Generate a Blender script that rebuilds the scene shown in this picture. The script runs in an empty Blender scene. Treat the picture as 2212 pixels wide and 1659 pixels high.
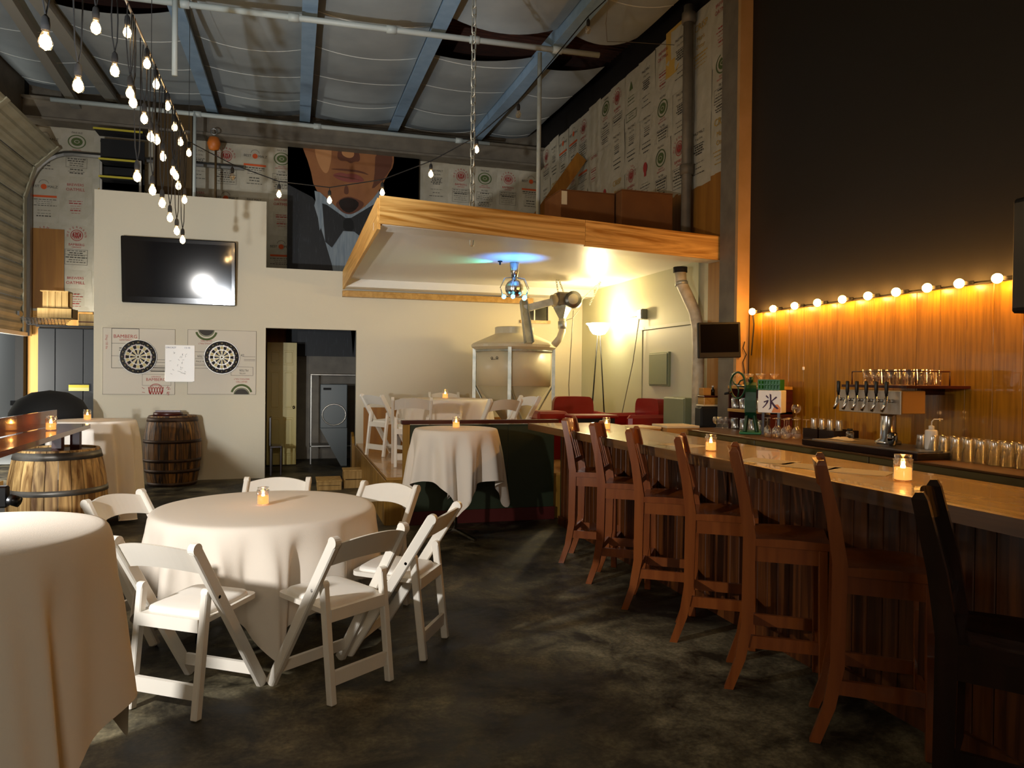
import bpy, math, random
from mathutils import Vector, Matrix, Euler
random.seed(7)
SC = bpy.context.scene
COL = SC.collection
PI = math.pi
R = math.radians

# ------------------------------------------------------------------ camera, world, light
def set_camera():
    yaw, pitch, roll = R(16.4), R(-0.6), 0.011
    f = Vector((math.sin(yaw)*math.cos(pitch), math.cos(yaw)*math.cos(pitch), math.sin(pitch)))
    r0 = Vector((math.cos(yaw), -math.sin(yaw), 0)); u0 = r0.cross(f)
    r = r0*math.cos(roll)+u0*math.sin(roll); u = -r0*math.sin(roll)+u0*math.cos(roll)
    cd = bpy.data.cameras.new('camera'); cam = bpy.data.objects.new('camera', cd); COL.objects.link(cam)
    cd.sensor_width = 36; cd.lens = 36*1600/2212; cd.clip_start = 0.05; cd.clip_end = 200
    m = Matrix(((r.x, u.x, -f.x, 0), (r.y, u.y, -f.y, 0), (r.z, u.z, -f.z, 1.57), (0, 0, 0, 1)))
    cam.matrix_world = m
    SC.camera = cam
set_camera()
w = bpy.data.worlds.new('world'); SC.world = w; w.use_nodes = True
w.node_tree.nodes['Background'].inputs[0].default_value = (0.35, 0.4, 0.5, 1)
w.node_tree.nodes['Background'].inputs[1].default_value = 0.02
SC.view_settings.view_transform = 'Standard'; SC.view_settings.look = 'None'
SC.view_settings.gamma = 1.0; SC.view_settings.use_curve_mapping = False
SC.view_settings.exposure = 0.18

def lamp(name, kind, loc, power, col, size=0.1, aim=None, spot=None, blend=0.3, spread=None, sy=None):
    d = bpy.data.lights.new(name, kind); d.energy = power; d.color = col
    if kind == 'AREA':
        d.size = size
        if sy: d.shape = 'RECTANGLE'; d.size_y = sy
        if spread: d.spread = R(spread)
    else:
        d.shadow_soft_size = size
    if kind == 'SPOT': d.spot_size = R(spot); d.spot_blend = blend
    o = bpy.data.objects.new(name, d); COL.objects.link(o); o.location = loc
    if aim is not None:
        o.rotation_euler = (Vector(aim)-Vector(loc)).to_track_quat('-Z', 'Y').to_euler()
    return o
# work light standing left of the camera, pointed up and across the room
lamp('work_light', 'SPOT', (-1.9, 2.2, 1.45), 1150, (0.90, 0.95, 1.0), 0.05, aim=(-2.75, 9.0, 4.9), spot=84, blend=0.35)
# cool worklight on the left side that reaches tables and chairs
lamp('side_light', 'SPOT', (-2.3, 2.25, 1.85), 400, (1.0, 0.965, 0.92), 0.06, aim=(0.0, 6.3, .45), spot=112, blend=.8)
lamp('lamp_glow', 'POINT', (-2.12, 5.5, .80), 9, (0.95, 0.97, 1.0), 0.04)
# warehouse lamp behind the camera
lamp('rear_lamp', 'AREA', (-.6, -2.6, 2.8), 40, (1.0, 0.86, 0.68), 1.2, aim=(0.2, 8.0, 1.6))
lamp('door_leaf_fill', 'SPOT', (.25, -2.0, 2.7), 420, (1.0, .85, .6), .05, aim=(-.15, 13.2, .95), spot=9, blend=.8)  # added narrow spot, only brightens the open door leaf
lamp('door_light', 'AREA', (-4.75, 11.6, 1.4), 170, (1.0, 0.95, 0.85), .8, aim=(-3.9, 13.8, 1.5))
lamp('outside_light', 'POINT', (-4.9, 15.0, 2.3), 30, (0.9, 0.95, 1.0), .2)

# ------------------------------------------------------------------ materials
def lin(h):
    if isinstance(h, str):
        h = h.lstrip('#'); c = [int(h[i:i+2], 16)/255 for i in (0, 2, 4)]
    else: c = [v/255 for v in h]
    return tuple([(v/12.92 if v <= .04045 else ((v+.055)/1.055)**2.4) for v in c])+(1,)
MATS = {}
def new_mat(name):
    m = bpy.data.materials.new(name); m.use_nodes = True; MATS[name] = m
    nt = m.node_tree; return m, nt, nt.nodes['Principled BSDF']
def mat(name, col, rough=.6, metal=0, col2=None, scale=8, stretch=(1, 1, 1), bump=0, bscale=None, coat=0, detail=4, sharp=(.35, .65), spec=.5):
    m, nt, b = new_mat(name)
    b.inputs['Roughness'].default_value = rough; b.inputs['Metallic'].default_value = metal
    b.inputs['Coat Weight'].default_value = coat; b.inputs['Specular IOR Level'].default_value = spec
    b.inputs['Base Color'].default_value = lin(col)
    if col2 or bump:
        tc = nt.nodes.new('ShaderNodeTexCoord'); mp = nt.nodes.new('ShaderNodeMapping')
        mp.inputs['Scale'].default_value = stretch; nt.links.new(tc.outputs['Object'], mp.inputs[0])
    if col2:
        n = nt.nodes.new('ShaderNodeTexNoise'); n.inputs['Scale'].default_value = scale; n.inputs['Detail'].default_value = detail
        nt.links.new(mp.outputs[0], n.inputs['Vector'])
        cr = nt.nodes.new('ShaderNodeValToRGB'); cr.color_ramp.elements[0].position = sharp[0]; cr.color_ramp.elements[1].position = sharp[1]
        cr.color_ramp.elements[0].color = lin(col); cr.color_ramp.elements[1].color = lin(col2)
        nt.links.new(n.outputs[0], cr.inputs[0]); nt.links.new(cr.outputs[0], b.inputs['Base Color'])
    if bump:
        n2 = nt.nodes.new('ShaderNodeTexNoise'); n2.inputs['Scale'].default_value = bscale or scale; n2.inputs['Detail'].default_value = 5
        nt.links.new(mp.outputs[0], n2.inputs['Vector'])
        bp = nt.nodes.new('ShaderNodeBump'); bp.inputs['Strength'].default_value = bump; bp.inputs['Distance'].default_value = .02
        nt.links.new(n2.outputs[0], bp.inputs['Height']); nt.links.new(bp.outputs[0], b.inputs['Normal'])
    return m
def wood(name, a, b2, axis='Z', rough=.45, dens=18, dist=3, coat=0, world_rand=.12, bump=.08):
    """grain runs along axis"""
    m, nt, b = new_mat(name); L = nt.links
    tc = nt.nodes.new('ShaderNodeTexCoord'); mp = nt.nodes.new('ShaderNodeMapping')
    s = [dens, dens, dens]; s['XYZ'.index(axis)] = dens*.06
    mp.inputs['Scale'].default_value = s; L.new(tc.outputs['Object'], mp.inputs[0])
    n = nt.nodes.new('ShaderNodeTexNoise'); n.inputs['Scale'].default_value = 1; n.inputs['Detail'].default_value = 6; n.inputs['Distortion'].default_value = dist*.3
    oi = nt.nodes.new('ShaderNodeObjectInfo'); ad = nt.nodes.new('ShaderNodeVectorMath'); ad.operation = 'ADD'
    sc = nt.nodes.new('ShaderNodeVectorMath'); sc.operation = 'SCALE'; sc.inputs['Scale'].default_value = 30
    cmb = nt.nodes.new('ShaderNodeCombineXYZ')
    for i in range(3): L.new(oi.outputs['Random'], cmb.inputs[i])
    L.new(cmb.outputs[0], sc.inputs[0]); L.new(mp.outputs[0], ad.inputs[0]); L.new(sc.outputs[0], ad.inputs[1]); L.new(ad.outputs[0], n.inputs['Vector'])
    cr = nt.nodes.new('ShaderNodeValToRGB'); cr.color_ramp.elements[0].position = .36; cr.color_ramp.elements[1].position = .62
    cr.color_ramp.elements[0].color = lin(a); cr.color_ramp.elements[1].color = lin(b2)
    L.new(n.outputs[0], cr.inputs[0])
    hv = nt.nodes.new('ShaderNodeHueSaturation'); mr = nt.nodes.new('ShaderNodeMapRange')
    mr.inputs['To Min'].default_value = 1-world_rand; mr.inputs['To Max'].default_value = 1+world_rand
    L.new(oi.outputs['Random'], mr.inputs['Value']); L.new(mr.outputs[0], hv.inputs['Value']); L.new(cr.outputs[0], hv.inputs['Color'])
    L.new(hv.outputs[0], b.inputs['Base Color'])
    b.inputs['Roughness'].default_value = rough; b.inputs['Coat Weight'].default_value = coat
    bp = nt.nodes.new('ShaderNodeBump'); bp.inputs['Strength'].default_value = bump; bp.inputs['Distance'].default_value = .01
    L.new(n.outputs[0], bp.inputs['Height']); L.new(bp.outputs[0], b.inputs['Normal'])
    return m
def emit(name, col, strength):
    m, nt, b = new_mat(name)
    b.inputs['Base Color'].default_value = (0, 0, 0, 1)
    b.inputs['Emission Color'].default_value = lin(col); b.inputs['Emission Strength'].default_value = strength
    return m
def thin_glass(name, tint='#ffffff', refl=.12, rough=.03):
    m = bpy.data.materials.new(name); m.use_nodes = True; MATS[name] = m
    nt = m.node_tree; nt.nodes.clear(); L = nt.links
    out = nt.nodes.new('ShaderNodeOutputMaterial'); mx = nt.nodes.new('ShaderNodeMixShader')
    tr = nt.nodes.new('ShaderNodeBsdfTransparent'); gl = nt.nodes.new('ShaderNodeBsdfGlossy'); lw = nt.nodes.new('ShaderNodeLayerWeight')
    tr.inputs[0].default_value = lin(tint); gl.inputs['Roughness'].default_value = rough; gl.inputs[0].default_value = (1, 1, 1, 1)
    lw.inputs[0].default_value = .35
    mr = nt.nodes.new('ShaderNodeMapRange'); mr.inputs['To Min'].default_value = refl; mr.inputs['To Max'].default_value = .85
    L.new(lw.outputs['Facing'], mr.inputs['Value']); L.new(mr.outputs[0], mx.inputs[0])
    L.new(tr.outputs[0], mx.inputs[1]); L.new(gl.outputs[0], mx.inputs[2]); L.new(mx.outputs[0], out.inputs[0])
    return m

M = MATS
mat('plaster', '#c9c1ab', .8, bump=.05, bscale=30)
mat('plaster_green', '#b5b391', .55, bump=.15, bscale=5)
mat('black_wall', '#0d0805', .6, bump=.05, bscale=40)
def concrete():
    m, nt, b = new_mat('concrete'); L = nt.links; b.inputs['Specular IOR Level'].default_value = .3
    tc = nt.nodes.new('ShaderNodeTexCoord')
    def N(s, d, r, dist=0):
        n = nt.nodes.new('ShaderNodeTexNoise'); n.inputs['Scale'].default_value = s; n.inputs['Detail'].default_value = d; n.inputs['Roughness'].default_value = r; n.inputs['Distortion'].default_value = dist
        L.new(tc.outputs['Object'], n.inputs['Vector']); return n
    a, c, g = N(.8, 12, .68, .6), N(3.2, 10, .7, .4), N(45, 4, .6)
    def ramp(n, p0, c0, p1, c1):
        r = nt.nodes.new('ShaderNodeValToRGB'); r.color_ramp.elements[0].position = p0; r.color_ramp.elements[1].position = p1
        r.color_ramp.elements[0].color = lin(c0); r.color_ramp.elements[1].color = lin(c1); L.new(n.outputs[0], r.inputs[0]); return r
    r1 = ramp(a, .40, '#211c12', .60, '#9a9072'); r2 = ramp(c, .38, '#585858', .62, '#ffffff'); r3 = ramp(g, .3, '#b8b8b8', .7, '#ffffff')
    m1 = nt.nodes.new('ShaderNodeMixRGB'); m1.blend_type = 'MULTIPLY'; m1.inputs[0].default_value = 1; L.new(r1.outputs[0], m1.inputs[1]); L.new(r2.outputs[0], m1.inputs[2])
    m2 = nt.nodes.new('ShaderNodeMixRGB'); m2.blend_type = 'MULTIPLY'; m2.inputs[0].default_value = 1; L.new(m1.outputs[0], m2.inputs[1]); L.new(r3.outputs[0], m2.inputs[2])
    L.new(m2.outputs[0], b.inputs['Base Color'])
    rr = ramp(c, .35, '#b0b0b0', .65, '#d8d8d8'); L.new(rr.outputs[0], b.inputs['Roughness'])
    bp = nt.nodes.new('ShaderNodeBump'); bp.inputs['Strength'].default_value = .15; bp.inputs['Distance'].default_value = .02; L.new(c.outputs[0], bp.inputs['Height']); L.new(bp.outputs[0], b.inputs['Normal'])
concrete()
mat('grey_steel', '#6f6657', .6, col2='#5f574a', scale=5)
mat('beam_blue', '#7d9ab5', .45, col2='#8aa6bf', scale=6)
mat('post_tan', '#b08a5c', .6, col2='#a5804f', scale=4)
mat('beam_grey', '#8c8c84', .5)
mat('insulation', '#929a9c', .55, col2='#9fa7a8', scale=2, bump=.05, bscale=2)
mat('seam', '#c4c6bf', .5)
mat('roof_wood', '#2c150b', .8, col2='#43200f', scale=6, stretch=(1, 8, 1))
mat('white_pipe', '#a8b0ac', .5)
mat('white_paint', '#d9d4c8', .38)
mat('chair_white', '#e9e4d9', .35)
mat('vinyl_white', '#eeeae2', .4)
mat('cloth', '#e7ddcf', .9, bump=.1, bscale=300)
mat('black_plastic', '#08080a', .35)
mat('black_gloss', '#050507', .12, coat=.3)
mat('tv_screen', '#080c12', .07, spec=.9)
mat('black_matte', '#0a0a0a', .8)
mat('chrome', '#c9c6c0', .18, metal=1)
mat('steel', '#8b8a86', .35, metal=1)
mat('brushed', '#b5b1a8', .4, metal=.9)
mat('galv', '#9ea39b', .4, metal=.6, col2='#c2c4ba', scale=8)
mat('cardboard', '#6a4018', .85, col2='#74481c', scale=4)
mat('carton_tan', '#a97c3c', .85)
mat('paper', '#b3ab98', .75, col2='#a69e88', scale=4, bump=.25, bscale=6)
mat('paper_tan', '#b8923f', .8)
mat('ink_black', '#3b3730', .8); mat('ink_red', '#9c2f2a', .8); mat('ink_orange', '#c4501c', .8)
mat('ink_gold', '#b08a2c', .8); mat('ink_green', '#4c5a2c', .8); mat('ink_blue', '#34386b', .7)
mat('red_vinyl', '#8c170e', .32, coat=.2)
mat('back_bar_green', '#574a24', .5)
mat('door_green', '#bdbaa0', .5)
mat('paper_light', '#c9c0ae', .7)
mat('cord_black', '#040404', .9)
mat('dull_screen', '#040202', .8, spec=.05)
mat('chalk_green', '#26301d', .5, bump=.05, bscale=30)
mat('red_paint', '#4a0f0b', .5)
mat('plastic_tank', '#cfc5a8', .35)
mat('tank_cone', '#b5a988', .4)
mat('green_metal', '#0d3a24', .3, col2='#12452c', scale=30)
mat('green_plate', '#2d7a4b', .4)
mat('green_plastic', '#14682f', .45)
mat('menu_paper', '#d8c9a6', .7)
mat('yellow', '#a89a20', .6); mat('yellow_pale', '#aaa668', .6)
mat('olive_paint', '#a6923c', .4)
mat('orange_paint', '#b5621b', .5)
mat('grey_plastic', '#14171a', .5)
mat('appliance', '#50585a', .4)
mat('wax', '#e8d2a0', .5)
mat('brown_col', '#4b3714', .8)
mat('green_box', '#828765', .6)
mat('door_metal', '#b4ae93', .5, col2='#a29b80', scale=3)
mat('outside', '#c3c6c4', .8)
mat('duct', '#d8ceb4', .5, col2='#b8aa8a', scale=9)
wood('bar_wood', '#a07c44', '#c19c60', 'Y', .25, 10, 3, .35, .06)
wood('bar_edge', '#4a2e10', '#6a4620', 'Y', .35, 14)
wood('bar_front', '#3c1a06', '#633612', 'Z', .4, 26, 2, .05, .08)
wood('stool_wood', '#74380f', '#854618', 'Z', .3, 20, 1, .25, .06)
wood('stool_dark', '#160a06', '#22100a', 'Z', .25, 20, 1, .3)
wood('panel_wood', '#8a600f', '#a9781a', 'Z', .32, 42, 1, .15, .03, .02)
wood('ply', '#a06c24', '#dfb268', 'X', .5, 5, 16, 0, .06)
wood('ply_side', '#b9853b', '#d9aa5c', 'Y', .5, 6, 10, 0, .05)
wood('ply_wall', '#8c5a18', '#9c6820', 'Z', .6, 12, 2, 0, .08)
wood('ply_bright', '#c98a34', '#dca04a', 'Z', .6, 8, 4)
wood('stage_wood', '#a07434', '#b98c4a', 'X', .25, 10, 2, .3, .05)
wood('stage_side', '#8a6422', '#a47c34', 'Z', .4, 10, 3, .1, .08)
wood('barrel_wood', '#6e4a20', '#c9a468', 'Z', .6, 14, 6, 0, .3, .3)
wood('barrel_dark', '#1f1008', '#7c5524', 'Z', .6, 14, 6, 0, .3, .3)
wood('crate_wood', '#a98648', '#c8a566', 'Z', .6, 20, 2, 0, .1)
wood('ledge_wood', '#7a3c16', '#a05826', 'Y', .12, 14, 2, .6)
wood('dark_red_wood', '#330e08', '#471510', 'X', .35, 20, 2)
wood('oak', '#a97c34', '#c2964c', 'Y', .4, 18, 2)
thin_glass('glass'); thin_glass('glass_ribbed', '#f4f4ee', .30, .22); thin_glass('glass_dark', '#555555', .15); thin_glass('glass_bulb', '#fff2dd', .08)
emit('filament', '#ffd9a0', 60); emit('bulb_warm', '#ffb456', 150); emit('flame', '#ffb050', 60)
emit('lamp_shade', '#fff0c8', 30); emit('led_blue', '#35b8ff', 12); emit('led_white', '#eaf4ff', 25)
emit('wax_glow', '#ffa04a', 1.6)  # wax emission stands in for flame light filling the jar
emit('disco_spot', '#5ad6ff', 8)

# ------------------------------------------------------------------ mesh builder
class MB:
    def __init__(s): s.v = []; s.f = []; s.mi = []; s.mats = []; s.sm = []
    def _m(s, m):
        m = m or (s.mats[0] if s.mats else 'plaster')
        if m not in s.mats: s.mats.append(m)
        return s.mats.index(m)
    def add(s, vs, fs, m=None, smooth=False, T=None):
        o = len(s.v); k = s._m(m)
        s.v += [tuple(T @ Vector(v)) if T else tuple(v) for v in vs]
        for f in fs: s.f.append(tuple(i+o for i in f)); s.mi.append(k); s.sm.append(smooth)
        return s
    def box(s, x0, x1, y0, y1, z0, z1, m=None, bev=0, T=None):
        if bev:
            b = min(bev, (x1-x0)*.45, (y1-y0)*.45, (z1-z0)*.45)
            vs = []; 
            for sx in (0, 1):
                for sy in (0, 1):
                    for sz in (0, 1):
                        X, Y, Z = (x0, x1)[sx], (y0, y1)[sy], (z0, z1)[sz]
                        dx, dy, dz = (b, -b)[sx], (b, -b)[sy], (b, -b)[sz]
                        vs += [(X, Y+dy, Z+dz), (X+dx, Y, Z+dz), (X+dx, Y+dy, Z)]
            I = lambda sx, sy, sz, a: (sx*4+sy*2+sz)*3+a
            fs = []
            for q in (0, 1):
                F = [I(q, 0, 0, 0), I(q, 1, 0, 0), I(q, 1, 1, 0), I(q, 0, 1, 0)]; fs.append(F if q else F[::-1])
                F = [I(0, q, 0, 1), I(0, q, 1, 1), I(1, q, 1, 1), I(1, q, 0, 1)]; fs.append(F if q else F[::-1])
                F = [I(0, 0, q, 2), I(1, 0, q, 2), I(1, 1, q, 2), I(0, 1, q, 2)]; fs.append(F if q else F[::-1])
            for a in (0, 1):
                for c in (0, 1):
                    fs.append([I(a, c, 0, 0), I(a, c, 1, 0), I(a, c, 1, 1), I(a, c, 0, 1)])
                    fs.append([I(a, 0, c, 0), I(a, 1, c, 0), I(a, 1, c, 2), I(a, 0, c, 2)])
                    fs.append([I(0, a, c, 1), I(1, a, c, 1), I(1, a, c, 2), I(0, a, c, 2)])
                    for d in (0, 1): fs.append([I(a, c, d, 0), I(a, c, d, 1), I(a, c, d, 2)])
            return s.add(vs, fs, m, False, T)
        vs = [(x, y, z) for x in (x0, x1) for y in (y0, y1) for z in (z0, z1)]
        fs = [(0, 1, 3, 2), (4, 6, 7, 5), (0, 4, 5, 1), (2, 3, 7, 6), (0, 2, 6, 4), (1, 5, 7, 3)]
        return s.add(vs, fs, m, False, T)
    def bar(s, p, q, w, h, m=None, up=(0, 0, 1), bev=0):
        """box of section w (side) x h (up) from p to q"""
        p = Vector(p); q = Vector(q); d = q-p; L = d.length; z = d.normalized()
        up = Vector(up)
        if abs(z.dot(up)) > .98: up = Vector((0, 1, 0))
        x = up.cross(z).normalized(); y = z.cross(x)
        T = Matrix(((x.x, y.x, z.x, p.x), (x.y, y.y, z.y, p.y), (x.z, y.z, z.z, p.z), (0, 0, 0, 1)))
        return s.box(-w/2, w/2, -h/2, h/2, 0, L, m, bev, T)
    def tube(s, pts, r, n=8, m=None, cap=True, smooth=True, rr=None):
        P = [Vector(p) for p in pts]; vs = []; fs = []
        prev = None
        for i, p in enumerate(P):
            t = (P[min(i+1, len(P)-1)]-P[max(i-1, 0)]).normalized()
            if prev is None:
                a = Vector((0, 0, 1)) if abs(t.z) < .9 else Vector((1, 0, 0)); x = a.cross(t).normalized()
            else: x = (prev-t*prev.dot(t)).normalized()
            prev = x; y = t.cross(x); q = rr[i] if rr else r
            for k in range(n):
                a = 2*PI*k/n; vs.append(p+x*math.cos(a)*q+y*math.sin(a)*q)
        for i in range(len(P)-1):
            for k in range(n): fs.append((i*n+k, i*n+(k+1) % n, (i+1)*n+(k+1) % n, (i+1)*n+k))
        if cap: fs.append(tuple(range(n))[::-1]); fs.append(tuple(range((len(P)-1)*n, len(P)*n)))
        return s.add(vs, fs, m, smooth)
    def lathe(s, prof, n=24, m=None, c=(0, 0, 0), smooth=True, T=None):
        vs = []; fs = []
        for r, z in prof:
            for k in range(n):
                a = 2*PI*k/n; vs.append((c[0]+r*math.cos(a), c[1]+r*math.sin(a), c[2]+z))
        for i in range(len(prof)-1):
            for k in range(n): fs.append((i*n+k, i*n+(k+1) % n, (i+1)*n+(k+1) % n, (i+1)*n+k))
        if prof[0][0] > 1e-4: fs.append(tuple(range(n))[::-1])
        if prof[-1][0] > 1e-4: fs.append(tuple(range((len(prof)-1)*n, len(prof)*n)))
        return s.add(vs, fs, m, smooth, T)
    def sphere(s, c, r, m=None, n=12, k=8, sz=1):
        return s.lathe([(max(r*math.sin(PI*i/k), 1e-5), -r*sz*math.cos(PI*i/k)) for i in range(k+1)], n, m, c)
    def prism(s, poly, y0, y1, m=None, axis='Y', T=None):
        """poly in XZ (axis Y), YZ (axis X) or XY (axis Z), extruded y0..y1"""
        f = {'Y': lambda a, b, c: (a, c, b), 'X': lambda a, b, c: (c, a, b), 'Z': lambda a, b, c: (a, b, c)}[axis]
        n = len(poly)
        vs = [f(a, b, y0) for a, b in poly]+[f(a, b, y1) for a, b in poly]
        fs = [tuple(range(n)), tuple(range(n, 2*n))[::-1]]+[(i, i+n, (i+1) % n+n, (i+1) % n) for i in range(n)]
        return s.add(vs, fs, m, False, T)
    def torus(s, c, R_, r, m=None, n=20, k=8, T=None, arc=(0, 2*PI), sx=1):
        pts = []; full = abs(arc[1]-arc[0]-2*PI) < 1e-6
        vs = []; fs = []; N = n if full else n+1
        for i in range(N):
            a = arc[0]+(arc[1]-arc[0])*i/n
            for j in range(k):
                b = 2*PI*j/k; q = R_+r*math.cos(b)
                vs.append((c[0]+q*math.cos(a)*sx, c[1]+r*math.sin(b), c[2]+q*math.sin(a)))
        for i in range(n):
            i2 = (i+1) % N
            for j in range(k): fs.append((i*k+j, i*k+(j+1) % k, i2*k+(j+1) % k, i2*k+j))
        return s.add(vs, fs, m, True, T)
    def mesh(s, name):
        me = bpy.data.meshes.new(name); me.from_pydata([tuple(v) for v in s.v], [], s.f)
        for m in s.mats: me.materials.append(M[m])
        me.polygons.foreach_set('material_index', s.mi); me.polygons.foreach_set('use_smooth', s.sm)
        me.update(); return me
    def obj(s, name, parent=None, loc=(0, 0, 0), rot=(0, 0, 0), mesh=None):
        return link(name, s.mesh(name), parent, loc, rot)
def link(name, me, parent=None, loc=(0, 0, 0), rot=(0, 0, 0)):
    o = bpy.data.objects.new(name, me); COL.objects.link(o); o.location = loc; o.rotation_euler = rot
    if parent: o.parent = parent
    return o
def fix_normals():
    import bmesh
    for me in bpy.data.meshes:
        bm = bmesh.new(); bm.from_mesh(me); bmesh.ops.recalc_face_normals(bm, faces=bm.faces); bm.to_mesh(me); bm.free()
def tag(o, label=None, cat=None, group=None, kind=None):
    if label: o['label'] = label
    if cat: o['category'] = cat
    if group: o['group'] = group
    if kind: o['kind'] = kind
    return o
def thing(name, label, cat, loc=(0, 0, 0), rz=0, group=None):
    o = bpy.data.objects.new(name, None); COL.objects.link(o); o.empty_display_size = .1
    o.location = loc; o.rotation_euler = (0, 0, rz); return tag(o, label, cat, group)
def struct(o, label=None): return tag(o, label, kind='structure')
def copy_tree(o, parent=None):
    c = o.copy(); COL.objects.link(c)
    if parent: c.parent = parent
    for ch in o.children: copy_tree(ch, c)
    return c
ORD = 'first second third fourth fifth sixth seventh eighth ninth tenth eleventh twelfth thirteenth fourteenth fifteenth sixteenth seventeenth eighteenth nineteenth twentieth twenty-first twenty-second twenty-third twenty-fourth twenty-fifth twenty-sixth twenty-seventh twenty-eighth'.split()

_fonts = {}
def text_polys(txt, size=1.0):
    """letters as flat polygons in XZ, centred"""
    if txt not in _fonts:
        cu = bpy.data.curves.new('t', 'FONT'); cu.body = txt; cu.align_x = 'CENTER'; cu.align_y = 'CENTER'; cu.resolution_u = 2
        o = bpy.data.objects.new('t', cu); COL.objects.link(o)
        me = bpy.data.meshes.new_from_object(o)
        _fonts[txt] = ([tuple(v.co) for v in me.vertices], [tuple(p.vertices) for p in me.polygons])
        bpy.data.objects.remove(o); bpy.data.curves.remove(cu); bpy.data.meshes.remove(me)
    return _fonts[txt]
def put_text(mb, txt, x, z, size, m, y=-.004, rot=0, sx=1):
    vs, fs = text_polys(txt); c, s_ = math.cos(rot), math.sin(rot)
    out = [(x+(vx*sx*c-vy*s_)*size, y, z+(vx*sx*s_+vy*c)*size) for vx, vy, _ in vs]
    mb.add(out, fs, m)
def ring(mb, x, z, r0, r1, m, y=-.004, n=28, a0=0, a1=2*PI, sx=1):
    vs = []; fs = []
    for i in range(n+1):
        a = a0+(a1-a0)*i/n
        vs += [(x+r0*math.cos(a)*sx, y, z+r0*math.sin(a)), (x+r1*math.cos(a)*sx, y, z+r1*math.sin(a))]
    for i in range(n): fs.append((2*i, 2*i+1, 2*i+3, 2*i+2))
    mb.add(vs, fs, m)
def rect(mb, x0, x1, z0, z1, m, y=-.004): mb.add([(x0, y, z0), (x1, y, z0), (x1, y, z1), (x0, y, z1)], [(0, 1, 2, 3)], m)
def frame(mb, x0, x1, z0, z1, t, m, y=-.004):
    rect(mb, x0, x1, z0, z0+t, m, y); rect(mb, x0, x1, z1-t, z1, m, y); rect(mb, x0, x0+t, z0, z1, m, y); rect(mb, x1-t, x1, z0, z1, m, y)
def polyflat(mb, pts, m, y=-.004): mb.add([(a, y, b) for a, b in pts], [tuple(range(len(pts)))], m)
# ------------------------------------------------------------------ room shell
YW, YF, XR, XL = 11.7, 14.2, 4.7, -4.28
def roofz(y): return 6.36+0.035*(y-14)
struct(MB().box(XL-.6, XR+.1, -3.6, YF+.1, -.12, 0, 'concrete').obj('floor'), 'stained dark concrete floor')
struct(MB().box(XR, XR+.12, -3.6, YF+.1, 0, 6.6, 'black_wall').obj('wall_right'), 'black painted side wall behind the bar')
struct(MB().box(XL-.1, XR, YF, YF+.12, 0, 6.6, 'grey_steel').obj('wall_back'), 'far warehouse wall')
wl = struct(MB().box(XL-.12, XL, -3.6, 7.5, 0, 6.6, 'plaster').box(XL-.12, XL, 13.98, YF, 0, 6.6, 'black_matte').box(XL-.12, XL, 7.5, 13.98, 5.5, 6.6, 'grey_steel').obj('wall_left'), 'side wall with the roll-up door')
struct(MB().box(XL, XR, -3.72, -3.6, 0, 6.6, 'plaster').obj('wall_front'), 'wall behind the camera')
struct(MB().box(XL-1.2, XL-.12, YF+.1, 20, -.12, 0, 'outside').obj('floor_outside'), 'pale ground outside the roll-up door')
struct(MB().box(XL-1.2, XL-1.1, 6, 20, 0, 5, 'outside').obj('wall_outside'), 'pale wall seen under the raised roll-up door')
# roof deck
z0, z1 = roofz(-3.6), roofz(YF)
struct(MB().add([(XL-.1, -3.6, z0+.3), (XR, -3.6, z0+.3), (XR, YF, z1+.3), (XL-.1, YF, z1+.3), (XL-.1, -3.6, z0+.36), (XR, -3.6, z0+.36), (XR, YF, z1+.36), (XL-.1, YF, z1+.36)],
     [(0, 1, 2, 3), (4, 7, 6, 5), (0, 4, 5, 1), (1, 5, 6, 2), (2, 6, 7, 3), (3, 7, 4, 0)], 'roof_wood').obj('ceiling'), 'dark wooden roof deck')
# dark deck battens seen through the gaps
for k in range(16):
    y = 9.2+k*.1
    MB().box(XL, XR, y, y+.03, roofz(y)+.24, roofz(y)+.3, 'roof_wood').obj('batten', bpy.data.objects['ceiling'])
# steel roof beams
beams = [(-2.955, 0), (-1.395, 0), (.149, 0), (1.722, 0), (3.32, 0)]
for i, (x, _) in enumerate(beams):
    za, zb = roofz(0)-.27, roofz(14.1)-.27
    mb = MB()
    T = lambda x0, x1, a, b, mb=mb: mb.add([(x0, 0, za+a), (x1, 0, za+a), (x1, 14.1, zb+a), (x0, 14.1, zb+a), (x0, 0, za+b), (x1, 0, za+b), (x1, 14.1, zb+b), (x0, 14.1, zb+b)],
        [(0, 1, 2, 3), (4, 7, 6, 5), (0, 4, 5, 1), (1, 5, 6, 2), (2, 6, 7, 3), (3, 7, 4, 0)], 'beam_blue' if x > -2 else 'beam_grey')
    T(x-.09, x+.09, 0, .02); T(x-.008, x+.008, .02, .3)
    T(x+.07, x+.09, .02, .05)
    struct(mb.obj('trim_%d' % (i+1)), 'blue painted steel roof beam')
mb = MB(); mb.bar((-3.5, 14.0, 5.98), (-2.9, 4.5, 5.85), .14, .1, 'beam_grey'); struct(mb.obj('trim_6'), 'grey steel strut under the roof')
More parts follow.
